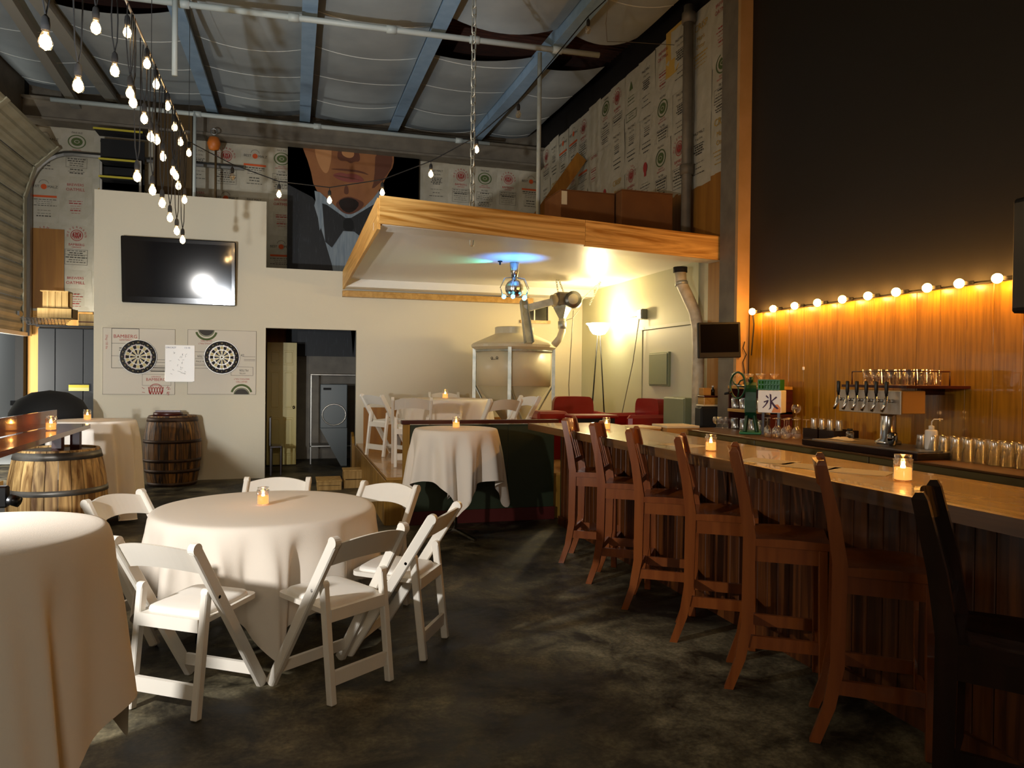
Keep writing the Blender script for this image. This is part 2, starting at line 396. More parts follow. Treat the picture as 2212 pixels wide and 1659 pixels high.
# insulation bays: sagging white sheets with stitched seams, gaps where the sheet has dropped
xs = [XL]+[b[0] for b in beams]+[XR]
gaps = {0: (9.3, 10.5), 1: (9.3, 10.5), 4: (9.3, 10.45), 5: (9.2, 10.45)}
sheet_t = thing('roof_insulation', 'white sagging insulation sheets between the blue roof beams', 'insulation', (0, 7, 6))
for i in range(len(xs)-1):
    xa, xb = xs[i]+.02, xs[i+1]-(.02 if i < len(xs)-2 else .28)
    segs = [(-3.5, 14.15)] if i not in gaps else [(-3.5, gaps[i][0]), (gaps[i][1], 14.15)]
    for (ya, yb) in segs:
        nx = 12; ny = int((yb-ya)/.12)
        mb = MB(); vs = []; fs = []
        for a in range(ny+1):
            y = ya+(yb-ya)*a/ny
            for b in range(nx+1):
                t = b/nx; x = xa+(xb-xa)*t
                droop = .09*4*t*(1-t)*(1+.3*math.sin(y*1.7+i))
                edge = .05*max(0, 1-abs(y-yb)/.2)*4*t*(1-t) if yb < 14 else 0
                if ya > 0 and i in gaps: edge += .0*t
                yy = y+(.16*(t-.5)*2*max(0, 1-(y-ya)/.3) if ya > 0 else 0)*(-1)
                puff = .010*abs(math.sin(PI*(y+i*.2)/1.15))
                vs.append((x, yy, roofz(y)-.02-droop-edge-puff))
        for a in range(ny):
            for b in range(nx): q = a*(nx+1)+b; fs.append((q, q+1, q+nx+2, q+nx+1))
        mb.add([(v[0], v[1]-7, v[2]-6) for v in vs], fs, 'insulation', True)
        mb.obj('sheet', sheet_t)
        k = math.ceil((ya+i*.2)/1.15)
        mb = MB()
        while k*1.15-i*.2 < yb:
            y = k*1.15-i*.2; k += 1
            if y < ya+.1: continue
            pts = [(xa+(xb-xa)*t/12, y-7, roofz(y)-.022-(.09*4*(t/12)*(1-t/12)*(1+.3*math.sin(y*1.7+i)))-6) for t in range(13)]
            MB().tube(pts, .007, 5, 'seam').obj('seam', sheet_t)
# eave girder on the far wall and sprinkler pipes
struct(MB().box(XL, XR, 13.9, 14.19, 5.68, 6.05, 'grey_steel').box(XL, XR, 13.8, 13.9, 5.68, 5.72, 'grey_steel').box(XL, XR, 13.8, 13.9, 6.01, 6.05, 'grey_steel').obj('trim_7'), 'brown steel girder along the top of the far wall')
def pipe(name, label, a, b, r, m='white_pipe', fit=()):
    t = thing(name, label, 'pipe', a); v = Vector(b)-Vector(a)
    MB().tube([(0, 0, 0), v], r, 12, m).obj('pipe_run', t)
    for q in fit:
        p = v*q; d = v.normalized()
        MB().tube([p-d*.06, p+d*.06], r*1.35, 12, m).obj('coupling', t)
    return t
pipe('sprinkler_pipe', 'long white pipe crossing under the beams across the middle of the ceiling', (-1.9, 9.15, 5.73), (3.75, 8.92, 5.73), .035, fit=(.12, .33, .53, .71, .9))
pipe('sprinkler_pipe', 'long white pipe running along the far girder', (-3.58, 12.83, 5.7), (3.3, 12.81, 5.7), .035, fit=(.3, .57, .92))
pipe('drop_pipe', 'short white pipe hanging down beside the cable lights', (-1.30, 9.0, 5.9), (-1.30, 9.0, 4.87), .03)
pipe('drop_pipe', 'thin white pipe hanging from the far pipe beside the orange hoist', (-1.55, 12.8, 5.72), (-1.55, 12.8, 4.3), .025)
pipe('conduit', 'thin grey vertical pipe dropping from the ceiling pipe to the platform', (2.97, 9.0, 3.122), (2.97, 9.0, 5.69), .028, 'white_pipe')
pipe('drain_pipe', 'fat grey vertical pipe against the sack covered side wall', (4.575, 8.1, 3.13), (4.575, 8.1, 6.1), .062, 'grey_steel', fit=(.33, .95))

# partition wall with doorway and little window
pw = MB()
def wb(x0, x1, z0, z1): pw.box(x0, x1, YW, YW+.13, z0, z1, 'plaster')
wb(-2.717, -.413, 0, 4.14); wb(-.413, .922, 2.255, 3.157); wb(.922, 3.6, 0, 3.157); wb(3.6, 4.06, 0, 2.5); wb(3.6, 4.06, 2.78, 3.157); wb(4.06, XR, 0, 3.157)
struct(pw.obj('wall_partition'), 'cream white partition wall')
wn = struct(thing('window_1', 'small dark window high in the partition wall', None, (3.83, YW, 2.5)))
MB().box(-.26, .26, -.04, .1, -.05, 0, 'oak').obj('window_sill', wn)
MB().box(-.23, -.01, .04, .05, .0, .28, 'black_gloss').obj('pane', wn)
MB().box(.01, .23, .04, .05, .0, .28, 'black_gloss').obj('pane', wn)
MB().box(-.01, .01, .03, .06, 0, .28, 'white_paint').obj('mullion', wn)
MB().box(-.25, .25, -.01, .03, .28, .3, 'black_matte').obj('window_frame', wn)
# added black walls and top that keep the space behind the doorway dark
struct(MB().box(1.25, 1.35, YW+.13, YF, 0, 3.1, 'black_matte').obj('wall_blackout'), 'added black side wall that darkens the doorway')
struct(MB().box(-.9, 1.25, YW+.14, YF-.02, 2.6, 2.66, 'black_matte').obj('ceiling_blackout'), 'added black top that shuts light out behind the doorway')
struct(MB().box(-1.0, -.9, YW+.13, YF, 0, 2.66, 'black_matte').obj('wall_blackout_left'), 'added black left wall that darkens the doorway')

# ------------------------------------------------------------------ printed malt sacks pasted on the walls
SW, SH = .50, .82
def sack_base(seed):
    rnd = random.Random(seed); mb = MB(); vs = []; fs = []
    nx, nz = 5, 7
    for j in range(nz+1):
        for i in range(nx+1):
            ed = i in (0, nx) or j in (0, nz)
            vs.append((-SW/2+SW*i/nx+(rnd.uniform(-.008, .008) if ed else 0), -.004-(rnd.uniform(0, .012) if not ed else 0), SH*j/nz+(rnd.uniform(-.008, .008) if ed else 0)))
    for j in range(nz):
        for i in range(nx): q = j*(nx+1)+i; fs.append((q, q+1, q+nx+2, q+nx+1))
    return mb.add(vs, fs, 'paper', False)
YP = -.018
def lines(mb, rnd, z0, z1, n, m='ink_black', w=.14, x=0):
    for k in range(n):
        z = z0+(z1-z0)*k/max(n-1, 1); h = rnd.choice([.006, .01, .016]); ww = w*rnd.uniform(.6, 1.15)
        t = x-ww
        while t < x+ww:
            l = rnd.uniform(.02, .06); rect(mb, t, min(t+l, x+ww), z, z+h, m, YP); t += l+.012
def d_ring(s):
    rnd = random.Random(s); mb = sack_base(s)
    ring(mb, 0, .60, .085, .095, 'ink_red', YP); ring(mb, 0, .60, .062, .068, 'ink_red', YP)
    for k in range(-3, 4):
        x = k*.026; h = math.sqrt(max(.06**2-x*x, 0))
        for sg in (1, -1):
            polyflat(mb, [(x-.006, .60-h*.9), (x+.006, .60-h*.9), (x+.006+sg*.025*(h > .03), .60+h*.9), (x-.006+sg*.025*(h > .03), .60+h*.9)], 'ink_red', YP)
    for k, ch in enumerate('WEYERMANN'):
        a = PI*(1.02-k*1.04/8); put_text(mb, ch, .135*math.cos(a), .60+.135*math.sin(a), .05, 'ink_red', YP, a-PI/2)
    put_text(mb, 'BAMBERG', 0, .44, .055, 'ink_red', YP); put_text(mb, 'GERMANY', 0, .395, .032, 'ink_red', YP)
    frame(mb, -.17, .17, .1, .36, .004, 'ink_black', YP); lines(mb, rnd, .14, .33, 6)
    rect(mb, -.17, .17, .27, .274, 'ink_black', YP); return mb
def d_oval(s):
    rnd = random.Random(s); mb = sack_base(s)
    put_text(mb, 'PALE ALE', 0, .75, .04, 'ink_black', YP)
    ring(mb, 0, .60, .10, .115, 'ink_green', YP, sx=1.2); ring(mb, 0, .60, .0, .07, 'ink_green', YP, sx=1.25)
    ring(mb, 0, .60, .02, .028, 'paper', YP-.002, sx=1.5)
    put_text(mb, 'SELECTED', 0, .46, .03, 'ink_red', YP); put_text(mb, 'BREWING MALT', 0, .425, .03, 'ink_red', YP)
    put_text(mb, 'FILTER', 0, .36, .045, 'ink_black', YP)
    frame(mb, -.16, .16, .16, .33, .004, 'ink_black', YP); lines(mb, rnd, .19, .3, 4); lines(mb, rnd, .06, .12, 3); return mb
def d_best(s):
    rnd = random.Random(s); mb = sack_base(s)
    put_text(mb, 'BEST', -.13, .62, .06, 'ink_black', YP); put_text(mb, 'MALZ', .13, .62, .06, 'ink_black', YP)
    ring(mb, 0, .62, 0, .045, 'ink_orange', YP); ring(mb, 0, .66, .07, .075, 'ink_black', YP, a0=.2, a1=PI-.2)
    rect(mb, -.19, .19, .44, .475, 'ink_orange', YP); lines(mb, rnd, .3, .4, 4, w=.17); lines(mb, rnd, .12, .22, 3, w=.12); return mb
def d_crisp(s):
    rnd = random.Random(s); mb = sack_base(s)
    put_text(mb, 'CRISP', 0, .60, .12, 'ink_gold', YP); put_text(mb, 'Maris', 0, .46, .085, 'ink_gold', YP); put_text(mb, 'Otter', 0, .36, .085, 'ink_gold', YP)
    lines(mb, rnd, .12, .26, 4, 'ink_gold'); return mb
def d_text(s):
    rnd = random.Random(s); mb = sack_base(s)
    put_text(mb, 'PALE MALT', 0, .64, .05, 'ink_black', YP); put_text(mb, '25 kg / 55 lbs', 0, .57, .03, 'ink_black', YP)
    lines(mb, rnd, .38, .5, 5, 'ink_black', .1); lines(mb, rnd, .15, .28, 3, 'ink_black', .12); return mb
def d_redtext(s):
    rnd = random.Random(s); mb = sack_base(s)
    put_text(mb, 'BREWERS', 0, .68, .06, 'ink_red', YP); put_text(mb, 'OATMILL', 0, .6, .07, 'ink_red', YP); lines(mb, rnd, .2, .4, 6, 'ink_red', .1); return mb
def d_tri(s):
    rnd = random.Random(s); mb = sack_base(s)
    polyflat(mb, [(-.06, .55), (.06, .55), (0, .68)], 'ink_green', YP); lines(mb, rnd, .35, .45, 3, 'ink_green'); frame(mb, -.17, .17, .12, .24, .008, 'ink_green', YP); lines(mb, rnd, .16, .2, 2, 'ink_green', .11); return mb
def d_blot(s):
    rnd = random.Random(s); mb = sack_base(s)
    ring(mb, 0, .58, 0, .075, 'ink_red', YP, sx=.8); rect(mb, -.03, .03, .46, .52, 'ink_red', YP); lines(mb, rnd, .2, .36, 5); return mb
def d_plain(s): return sack_base(s)
DES = [d_ring, d_oval, d_best, d_text, d_crisp, d_text, d_redtext, d_tri, d_blot, d_plain]
sack_me = [[d(11*i+k).mesh('sack') for k in range(2)] for i, d in enumerate(DES)]
wt = [0, 0, 0, 1, 1, 2, 2, 3, 3, 4, 5, 6, 7, 8, 9]
rnd = random.Random(5)
def pick(): return rnd.choice(sack_me[rnd.choice(wt)])
wback, wright = bpy.data.objects['wall_back'], bpy.data.objects['wall_right']
MB().box(XL, XR, YF-.012, YF, 2.2, 5.72, 'paper').obj('backing_paper', wback)
MB().box(XR-.012, XR, 7.25, YF, 3.9, 6.02, 'paper').obj('backing_paper', wright)
fixed = {(9, 3): 0, (6, 3): 0, (7, 3): 2, (12, 3): 0, (13, 3): 1, (14, 3): 0, (15, 3): 2}
for j in range(4):
    for i in range(19):
        x = XL+.24+i*.475; z = 2.46+j*.80
        if -.2 < x < 2.35 and j > 0: continue
        if 1.3 < x and j < 2: continue
        if j == 3 and x > 2.35: me = sack_me[(0, 1, 0, 2, 3)[i % 5]][i % 2]
        elif j == 3 and -1.3 < x < -.2: me = sack_me[(0, 2, 1)[i % 3]][0]
        elif i == 0 and j == 1: me = sack_me[0][0]
        else: me = pick()
        link('sack', me, wback, (x, YF-.014-rnd.random()*.006, z+rnd.uniform(-.02, .02)), (0, rnd.uniform(-.02, .02), 0))
for j in range(3):
    for i in range(14):
        y = 7.5+i*.475; z = 3.90+j*.66
        if i == 0: me = sack_me[(4, 1, 6)[j]][0]
        elif i == 2: me = sack_me[(0, 3, 3)[j]][0]
        elif i == 3: me = sack_me[(1, 1, 6)[j]][1]
        else: me = pick()
        link('sack', me, wright, (XR-.014-rnd.random()*.006, y, z+rnd.uniform(-.03, .03)), (rnd.uniform(-.03, .03), 0, -PI/2))
MB().box(XR-.03, XR-.022, 8.3, 8.85, 5.5, 6.1, 'paper_tan').obj('paper_sheet', wright)
# timber and plaster areas of the right wall
MB().box(XR-.02, XR, 7.2, 8.25, 3.1, 3.95, 'ply_wall').obj('plywood_panel', wright)
MB().box(XR-.02, XR, 8.25, 9.3, 3.1, 3.95, 'ply_wall').obj('plywood_panel', wright)
MB().box(XR-.02, XR, 7.12, 7.75, 1.0, 3.1, 'ply_wall').obj('plywood_panel', wright)
MB().box(XR-.03, XR, 7.95, YW, .5, 3.12, 'plaster_green').obj('plaster_area', wright)
MB().box(XR-.012, XR, 7.75, 7.95, .5, 3.12, 'door_metal').obj('plaster_strip', wright)
# plywood on the far wall left
MB().box(-4.27, -3.74, YF-.05, YF-.03, 2.62, 3.96, 'ply_wall').obj('plywood_panel', wback)
MB().box(-4.27, -3.3, YF-.05, YF-.03, .0, 2.58, 'ply_bright').obj('plywood_panel', wback)
MB().box(-3.3, XR, YF-.05, YF-.03, 2.0, 2.42, 'ply_wall').obj('plywood_band', wback)
# horizontal wood panelling strip of the bar wall: individual boards
for i in range(27):
    y0 = .9+i*.222
    MB().box(0, .028, 0, .2205, 0, 1.23, 'panel_wood', .003).obj('board', wright, (XR-.03, y0, 1.03))
# post between bar and stage
p = struct(thing('trim_8', 'grey post with a bare wooden edge at the end of the bar wall', None, (4.6, 7.0, 0)))
MB().box(-.05, .1, -.0, .30, 0, 6.35, 'grey_steel').obj('post_face', p)
MB().box(-.05, .1, -.05, -.0, 0, 6.35, 'post_tan').obj('post_edge', p)
# yellowish wainscot on the partition above the stage
for i in range(4):
    MB().box(0, .90, -.02, 0, 0, .56 if i == 0 else .40, 'ply_wall').obj('wainscot_panel', bpy.data.objects['wall_partition'], (1.04+i*.915, YW, .5))

# ------------------------------------------------------------------ roll-up door
dr = struct(thing('door_1', 'corrugated roll-up door half raised', None, (XL, 11, 2.2)))
prof = [(.02, 0), (.02, .55), (.02, 1.1), (.02, 1.65), (.02, 2.2), (.17, 2.72), (.52, 3.08)]
for i in range(len(prof)-1):
    (xa, za), (xb, zb) = prof[i], prof[i+1]
    mb = MB(); n = 12; d = Vector((xb-xa, 0, zb-za)); L = d.length; d.normalize(); nn = Vector((d.z, 0, -d.x))
    vs = []; fs = []
    for k in range(n+1):
        t = L*k/n*.98; off = .03*(1 if (k//2) % 2 else 0)
        q = Vector((xa, 0, za))+d*t+nn*off
        vs += [(q.x, -3.2, q.z), (q.x, 2.93, q.z)]
    for k in range(n): fs.append((2*k, 2*k+1, 2*k+3, 2*k+2))
    mb.add(vs, fs, 'door_metal'); mb.obj('door_panel', dr)
    mb = MB(); q = Vector((xa, 0, za))+nn*.03; q2 = Vector((xb, 0, zb))+nn*.03
    mb.bar((q.x, 2.86, q.z), (q2.x, 2.86, q2.z), .12, .02, 'door_metal', up=nn); mb.bar((q.x, .6, q.z), (q2.x, .6, q2.z), .12, .02, 'door_metal', up=nn); mb.obj('stile', dr)
MB().box(.0, .08, -3.2, 2.93, -.06, 0, 'white_paint').obj('bottom_rail', dr)
MB().box(.06, .09, 2.5, 2.62, .25, .32, 'steel').obj('door_latch', dr)
# track
pts = [(.06, 2.97, -.05), (.06, 2.97, 2.25)]+[(.06+.65*(1-math.cos(a)), 2.97, 2.25+.75*math.sin(a)) for a in [PI/2*k/8 for k in range(1, 9)]]+[(3.4, 2.97, 3.0)]
mb = MB(); mb.tube(pts, .045, 6, 'steel', smooth=False); mb.obj('door_track', dr)
MB().box(-.0, .1, 2.98, 3.06, -.05, 3.2, 'steel').obj('door_jamb', dr)

# ------------------------------------------------------------------ stage
st = struct(thing('floor_stage', 'raised wooden stage floor', None, (.93, 7.75, 0)))
for i, (a, b) in enumerate([(0, .62), (.62, 1.45), (1.45, 2.7), (2.7, 3.95)]):
    MB().box(0, 3.77, a+.003, b-.003, .47, .5, 'stage_wood', .003).obj('floor_board', st)
for i in range(10):
    MB().box(-.02, 0, i*.395+.003, (i+1)*.395-.003, 0, .47, 'stage_side', .003).obj('side_board', st)
MB().box(0, 3.77, .0, .02, 0, .47, 'stage_side').obj('riser', st)
MB().prism([(3.95, 0), (4.25, 0), (4.25, .6), (4.2, .66), (4.05, .6), (3.95, .5)], -.06, -.02, 'stage_side', 'X').obj('end_board', st)
# green panel railing in front of the stage
rl = thing('stage_railing', 'dark green panelled railing with a reddish top rail in front of the stage', 'railing', (1.09, 7.7, 0))
def RB(x0, x1, z0, z1, m, nm, d=.04, y=0): MB().box(x0, x1, y, y+d, z0, z1, m, .002).obj(nm, rl)
RB(-.02, 1.70, 1.06, 1.10, 'dark_red_wood', 'top_rail', .1, -.06)
RB(0, .07, 0, 1.06, 'stage_side', 'post', .05, -.015)
for i in range(3): RB(.07+i*.535, .07+(i+1)*.535-.006, .14, 1.05, 'chalk_green', 'panel', .03)
RB(.07, 1.68, 0, .14, 'red_paint', 'kickboard', .045, -.01)
# step crates
for (x, y, z, sx, sy, h, lab) in ((.66, 10.42, 0, .32, .32, .25, 'small wooden step box against the stage side, upper step'), (.30, 10.3, 0, .34, .45, .13, 'low wooden step box beside the taller step')):
    t = thing('step_box', lab, 'step', (x, y, z), 0, 'wooden steps to the stage')
    MB().box(0, sx, 0, sy, h-.02, h, 'crate_wood', .003).obj('top_board', t)
    MB().box(.01, .03, 0, sy, 0, h-.02, 'crate_wood').obj('side_board', t); MB().box(sx-.03, sx-.01, 0, sy, 0, h-.02, 'crate_wood').obj('side_board', t)
    mb = MB(); mb.box(.03, sx-.03, .005, .025, .0, h*.45, 'crate_wood'); mb.box(.03, sx-.03, .005, .025, h*.5, h-.02, 'crate_wood'); mb.obj('front_board', t)

# ------------------------------------------------------------------ hanging platform
pl = thing('hanging_platform', 'plywood edged platform hung from a chain above the stage', 'platform', (0, 0, 0))
FA, FB = Vector((.72, 6.66, 0)), Vector((4.69, 7.35, 0))
mid = FA.lerp(FB, .53)
def slab(name, P0, P1, z0, z1, th, m, dz=0):
    d = (P1-P0); a = math.atan2(d.y, d.x)
    return MB().box(0, d.length, 0, th, z0, z1, m).obj(name, pl, (P0.x, P0.y, 0), (0, 0, a))
slab('front_board', FA, mid, 2.915, 3.165, .03, 'ply'); slab('front_board', mid+(FB-FA).normalized()*.004, FB, 2.9, 3.165, .03, 'ply')
MB().box(.70, .73, 6.7, 11.6, 2.87, 3.15, 'ply_side').obj('side_board', pl)
MB().box(.70, 3.75, 11.55, 11.69, 2.76, 2.85, 'oak').obj('rear_ledger', pl)
poly = [(.73, 6.72), (4.69, 7.4), (4.69, 11.68), (.73, 11.68)]
MB().prism(poly, 2.985, 3.0, 'white_paint', 'Z').obj('underside', pl)
MB().prism(poly, 3.0, 3.12, 'ply_side', 'Z').obj('deck', pl)
off = Vector((-.17, .98, 0))*.32
slab('inner_joist', FA+Vector((.03, .05, 0)), FB+Vector((0, .05, 0)), 2.915, 2.985, .3, 'white_paint')
MB().box(.73, 4.69, 11.2, 11.55, 2.87, 2.985, 'white_paint').obj('rear_joist', pl)
# chain
def chain(name, label, a, b, link_len=.055, r=.0045, w_=.014, parent_cat='chain', m='galv'):
    a, b = Vector(a), Vector(b); L = (b-a).length; n = int(L/(link_len*.78)); d = (b-a).normalized()
    base = MB()
    for s in (1,):
        pts = [Vector((w_*math.cos(t), 0, w_*math.sin(t)+(link_len/2-w_ if math.sin(t) >= 0 else -(link_len/2-w_)))) for t in [2*PI*k/10 for k in range(10)]]
        base.tube(pts+[pts[0]], r, 5, m, cap=False)
    me = base.mesh('link'); t = thing(name, label, parent_cat, a); q = Vector((0, 0, 1)).rotation_difference(d)
    for i in range(n):
        o = link('link', me, t, d*(i+.5)*L/n); e = q @ Euler((0, 0, PI/2*(i % 2)+.4)).to_quaternion(); o.rotation_euler = e.to_euler()
    return t
chain('hanging_chain', 'long steel chain holding up the front of the platform', (1.685, 7.2, 2.87), (1.685, 7.2, 6.1), .11, .008, .024)
# things on the platform
def carton(x0, x1, y0, y1, z, h, lab, m='cardboard'):
    t = thing('carton', lab, 'box', ((x0+x1)/2, (y0+y1)/2, z), 0, 'cartons on the platform'); a, b = (x1-x0)/2, (y1-y0)/2
    MB().box(-a, a, -b, b, 0, h-.01, m, .006).obj('body', t)
    MB().box(-a, a, -b, -.004, h-.01, h, m).obj('flap', t); MB().box(-a, a, .004, b, h-.01, h, m).obj('flap', t)
    return t
c1 = carton(3.02, 3.72, 8.3, 8.9, 3.12, .68, 'brown cardboard carton with a white label, left of two on the platform')
MB().box(-.34, -.27, -.303, -.30, .5, .66, 'menu_paper').obj('label_sticker', c1)
c2 = carton(3.74, 4.42, 8.15, 8.8, 3.12, .70, 'brown cardboard carton on the platform nearer the side wall')
t = thing('leaning_board', 'long wooden board leaning against the sack wall', 'board', (3.12, 11.17, 3.13))
MB().bar((0, 0, .12), (1.46, .42, 2.12), .03, .2, 'ply_wall', up=(-.8, 0, .6)).obj('board', t)
# ------------------------------------------------------------------ white folding chairs
def folding_chair():
    t = thing('folding_chair', 'x', 'chair')
    W = .22
    for s in (-1, 1):
        x = s*W
        m = MB(); m.bar((x, .235, .0), (x, -.255, .79), .034, .058, 'chair_white', up=(0, 1, .6), bev=.006); m.tube([(x-.0168, -.254, .788), (x+.0168, -.254, .788)], .0285, 16, 'chair_white', smooth=False); m.obj('back_post', t)
        m = MB(); m.bar((x-s*.036, -.20, 0), (x-s*.036, -.135, .56), .036, .04, 'chair_white', up=(0, 1, 0), bev=.005); m.tube([(x-s*.036-.0178, -.135, .56), (x-s*.036+.0178, -.135, .56)], .0198, 14, 'chair_white', smooth=False); m.obj('rear_leg', t)
        MB().tube([(x+s*.012, -.11, .54), (x+s*.017, -.11, .54)], .009, 8, 'steel').obj('bolt', t)
    # curved back slat
    m = MB(); n = 12; vs = []; fs = []
    for i in range(n+1):
        u = -1+2*i/n; x = u*(W-.012); bow = .035*(1-u*u)
        for (dz, dy) in ((-.055+.035*(1-u*u)*.8, 0), (.062+.030*(1-u*u), -.02)):
            y0 = -.205-(dz*.62)-bow; z0_ = .715+dz
            vs += [(x, y0, z0_), (x, y0-.016, z0_)]
    for i in range(n):
        a = i*4; b = a+4
        fs += [(a, b, b+2, a+2), (a+1, a+3, b+3, b+1), (a+2, b+2, b+3, a+3), (a, a+1, b+1, b)]
    fs += [(0, 2, 3, 1), (n*4, n*4+1, n*4+3, n*4+2)]
    m.add(vs, fs, 'chair_white'); m.obj('back_slat', t)
    # seat
    def rrect(hx, y0, y1, r, n=4):
        P = []
        for cx, cy, a0 in ((hx-r, y1-r, 0), (-hx+r, y1-r, PI/2), (-hx+r, y0+r, PI), (hx-r, y0+r, 1.5*PI)):
            for k in range(n+1): a = a0+PI/2*k/n; P.append((cx+r*math.cos(a), cy+r*math.sin(a)))
        return P
    T = Matrix.Translation((0, 0, .44)) @ Matrix.Rotation(R(3), 4, 'X')
    MB().prism(rrect(.19, -.16, .235, .035), -.012, .012, 'chair_white', 'Z', T).obj('seat', t)
    m = MB(); lo = rrect(.168, -.14, .215, .05, 5); n = len(lo); vs = []; fs = []
    for (sc, z) in ((1, .012), (1, .02), (.97, .03), (.85, .036), (.4, .038)):
        vs += [(x*sc, (y-.03)*sc+.03, z) for x, y in lo]
    for k in range(4):
        for i in range(n): fs.append((k*n+i, k*n+(i+1) % n, (k+1)*n+(i+1) % n, (k+1)*n+i))
    fs.append(tuple(range(4*n, 5*n)))
    m.add(vs, fs, 'vinyl_white', True, T).obj('cushion', t)
    MB().bar((-.17, -.165, .415), (.17, -.165, .415), .022, .06, 'chair_white', up=(0, 0, 1)).obj('rear_apron', t)
    MB().bar((-.205, .185, .095), (.205, .185, .095), .022, .055, 'chair_white', up=(0, 0, 1)).obj('stretcher', t)
    MB().bar((-.17, -.188, .12), (.17, -.188, .12), .022, .068, 'chair_white', up=(0, 0, 1)).obj('stretcher', t)
    return t
chairs = [
 (-.455, 3.86, 56, 0, 'nearest left white folding chair at the round table, its back to us', 'chairs round the big table'),
 (.215, 3.86, 126, 0, 'nearest right white folding chair at the round table, its back to us', 'chairs round the big table'),
 (.615, 4.29, 150, 0, 'white folding chair at the right side of the round table, seen from its side', 'chairs round the big table'),
 (.48, 5.02, 228, 0, 'white folding chair behind the right of the round table, glossy back slat', 'chairs round the big table'),
 (-.16, 5.42, 258, 0, 'white folding chair at the far side of the round table, only its top showing', 'chairs round the big table'),
 (-.84, 4.95, 329, 0, 'white folding chair left of the round table behind the nearest left chair', 'chairs round the big table'),
 (1.2, 9.95, 30, .5, 'white folding chair at the stage edge beside the partition wall', 'chairs round the stage table'),
 (1.34, 8.75, 82, .5, 'white folding chair on the stage before the left end of the stage table', 'chairs round the stage table'),
 (2.22, 8.35, 112, .5, 'white folding chair on the stage, its shaded back towards us', 'chairs round the stage table'),
 (2.76, 9.3, 195, .5, 'white folding chair on the stage at the right of the table by the grain hopper', 'chairs round the stage table'),
 (2.2, 10.95, 268, .5, 'white folding chair behind the stage table, only the top of its back showing', 'chairs round the stage table'),
]
fc = folding_chair(); first = True
for (x, y, a, z, lab, g) in chairs:
    o = fc if first else copy_tree(fc); first = False
    o.location = (x, y, z); o.rotation_euler = (0, 0, R(a-90)); tag(o, lab, None, g)

# ------------------------------------------------------------------ tables and cloths
def cloth(r, a_half, rotdeg, top, seed, folds=9, amp=.03, flare=.10, minz=.03, nr=110, name='tablecloth', depth=0):
    rn = random.Random(seed); m = MB(); vs = []; fs = []; rot = R(rotdeg)
    ph = [rn.uniform(0, 6.28) for _ in range(4)]
    rings_top = [0, .4, .8, .96, 1.0]; ns = 12
    for q in rings_top:
        for i in range(nr):
            th = 2*PI*i/nr; rr = r*q
            vs.append((rr*math.cos(th), rr*math.sin(th), top+.004-(.006 if q == 1 else 0)))
    for k in range(1, ns+1):
        s = k/ns
        for i in range(nr):
            th = 2*PI*i/nr; u = th-rot
            ext = a_half/max(abs(math.cos(u)), abs(math.sin(u)))
            ext = min(ext, a_half*1.37); L = ext-r; d = L*s
            corner = max(0, (ext/a_half-1)/.37)
            dl = ((u+PI/4) % (PI/2))-PI/4; dl = dl-math.copysign(PI/4, dl) # angle from the nearest corner
            warp = -dl*.5*s*math.exp(-(dl/.42)**2)
            f1 = math.sin(folds*th+ph[0]+.9*math.sin(2*th+ph[1])); f1 = math.copysign(abs(f1)**.75, f1)
            fold = f1+.35*math.sin(round(folds*2.3)*th+ph[2])
            w_ = min(1, d/.22)
            rad = r+.012+flare*d*(.4+.25*corner)+amp*fold*w_*(.55+.9*s)
            z = top-.006-d*math.sqrt(max(0, 1-(flare*.5)**2))
            z = max(z, minz); rad = max(rad, .93*r+ .01*s)
            an = th+.05*fold*w_+warp
            vs.append((rad*math.cos(an), rad*math.sin(an), z))
    N = len(rings_top)+ns
    for k in range(N-1):
        for i in range(nr):
            fs.append((k*nr+i, k*nr+(i+1) % nr, (k+1)*nr+(i+1) % nr, (k+1)*nr+i))
    m.add(vs, fs, 'cloth', True); return m
def cloth_obj(me, lab, loc, group):
    o = me.obj('tablecloth', None, loc); sd = o.modifiers.new('s', 'SUBSURF'); sd.levels = 1; sd.render_levels = 1
    return tag(o, lab, 'tablecloth', group)
def cocktail_table(x, y, z, h, r, lab):
    t = thing('cocktail_table', lab, 'table', (x, y, z), 0, 'tall cocktail tables')
    MB().lathe([(r, -.025), (r, 0)], 32, 'black_plastic', (0, 0, h)).obj('table_top', t)
    MB().tube([(0, 0, .05), (0, 0, h-.02)], .02, 10, 'chrome').obj('pole', t)
    for k in range(4):
        a = PI/2*k+.5
        MB().bar((0, 0, .07), (.3*math.cos(a), .3*math.sin(a), .012), .035, .02, 'chrome').obj('foot', t)
    return t
cocktail_table(1.52, 7.08, 0, 1.045, .40, 'tall cocktail table standing before the stage railing, chrome cross foot')
cloth_obj(cloth(.405, .87, 38, 1.055, 3, 9, .042, .15), 'white cloth draped over the tall table before the stage railing, corners hanging', (1.52, 7.08, 0), 'white cloths on tall tables')
cocktail_table(-2.03, 8.78, 0, 1.045, .40, 'tall cocktail table near the left end of the partition wall')
cloth_obj(cloth(.405, 1.25, 10, 1.055, 8, 11, .026), 'white floor length cloth on the tall table by the partition wall', (-2.03, 8.78, 0), 'white cloths on tall tables')
cocktail_table(-.97, 2.73, 0, 1.045, .37, 'tall cocktail table nearest the camera at the left edge')
cloth_obj(cloth(.378, .92, 0, 1.055, 12, 8, .024, .22), 'white cloth on the nearest tall table, cut off by the left edge', (-.97, 2.73, 0), 'white cloths on tall tables')
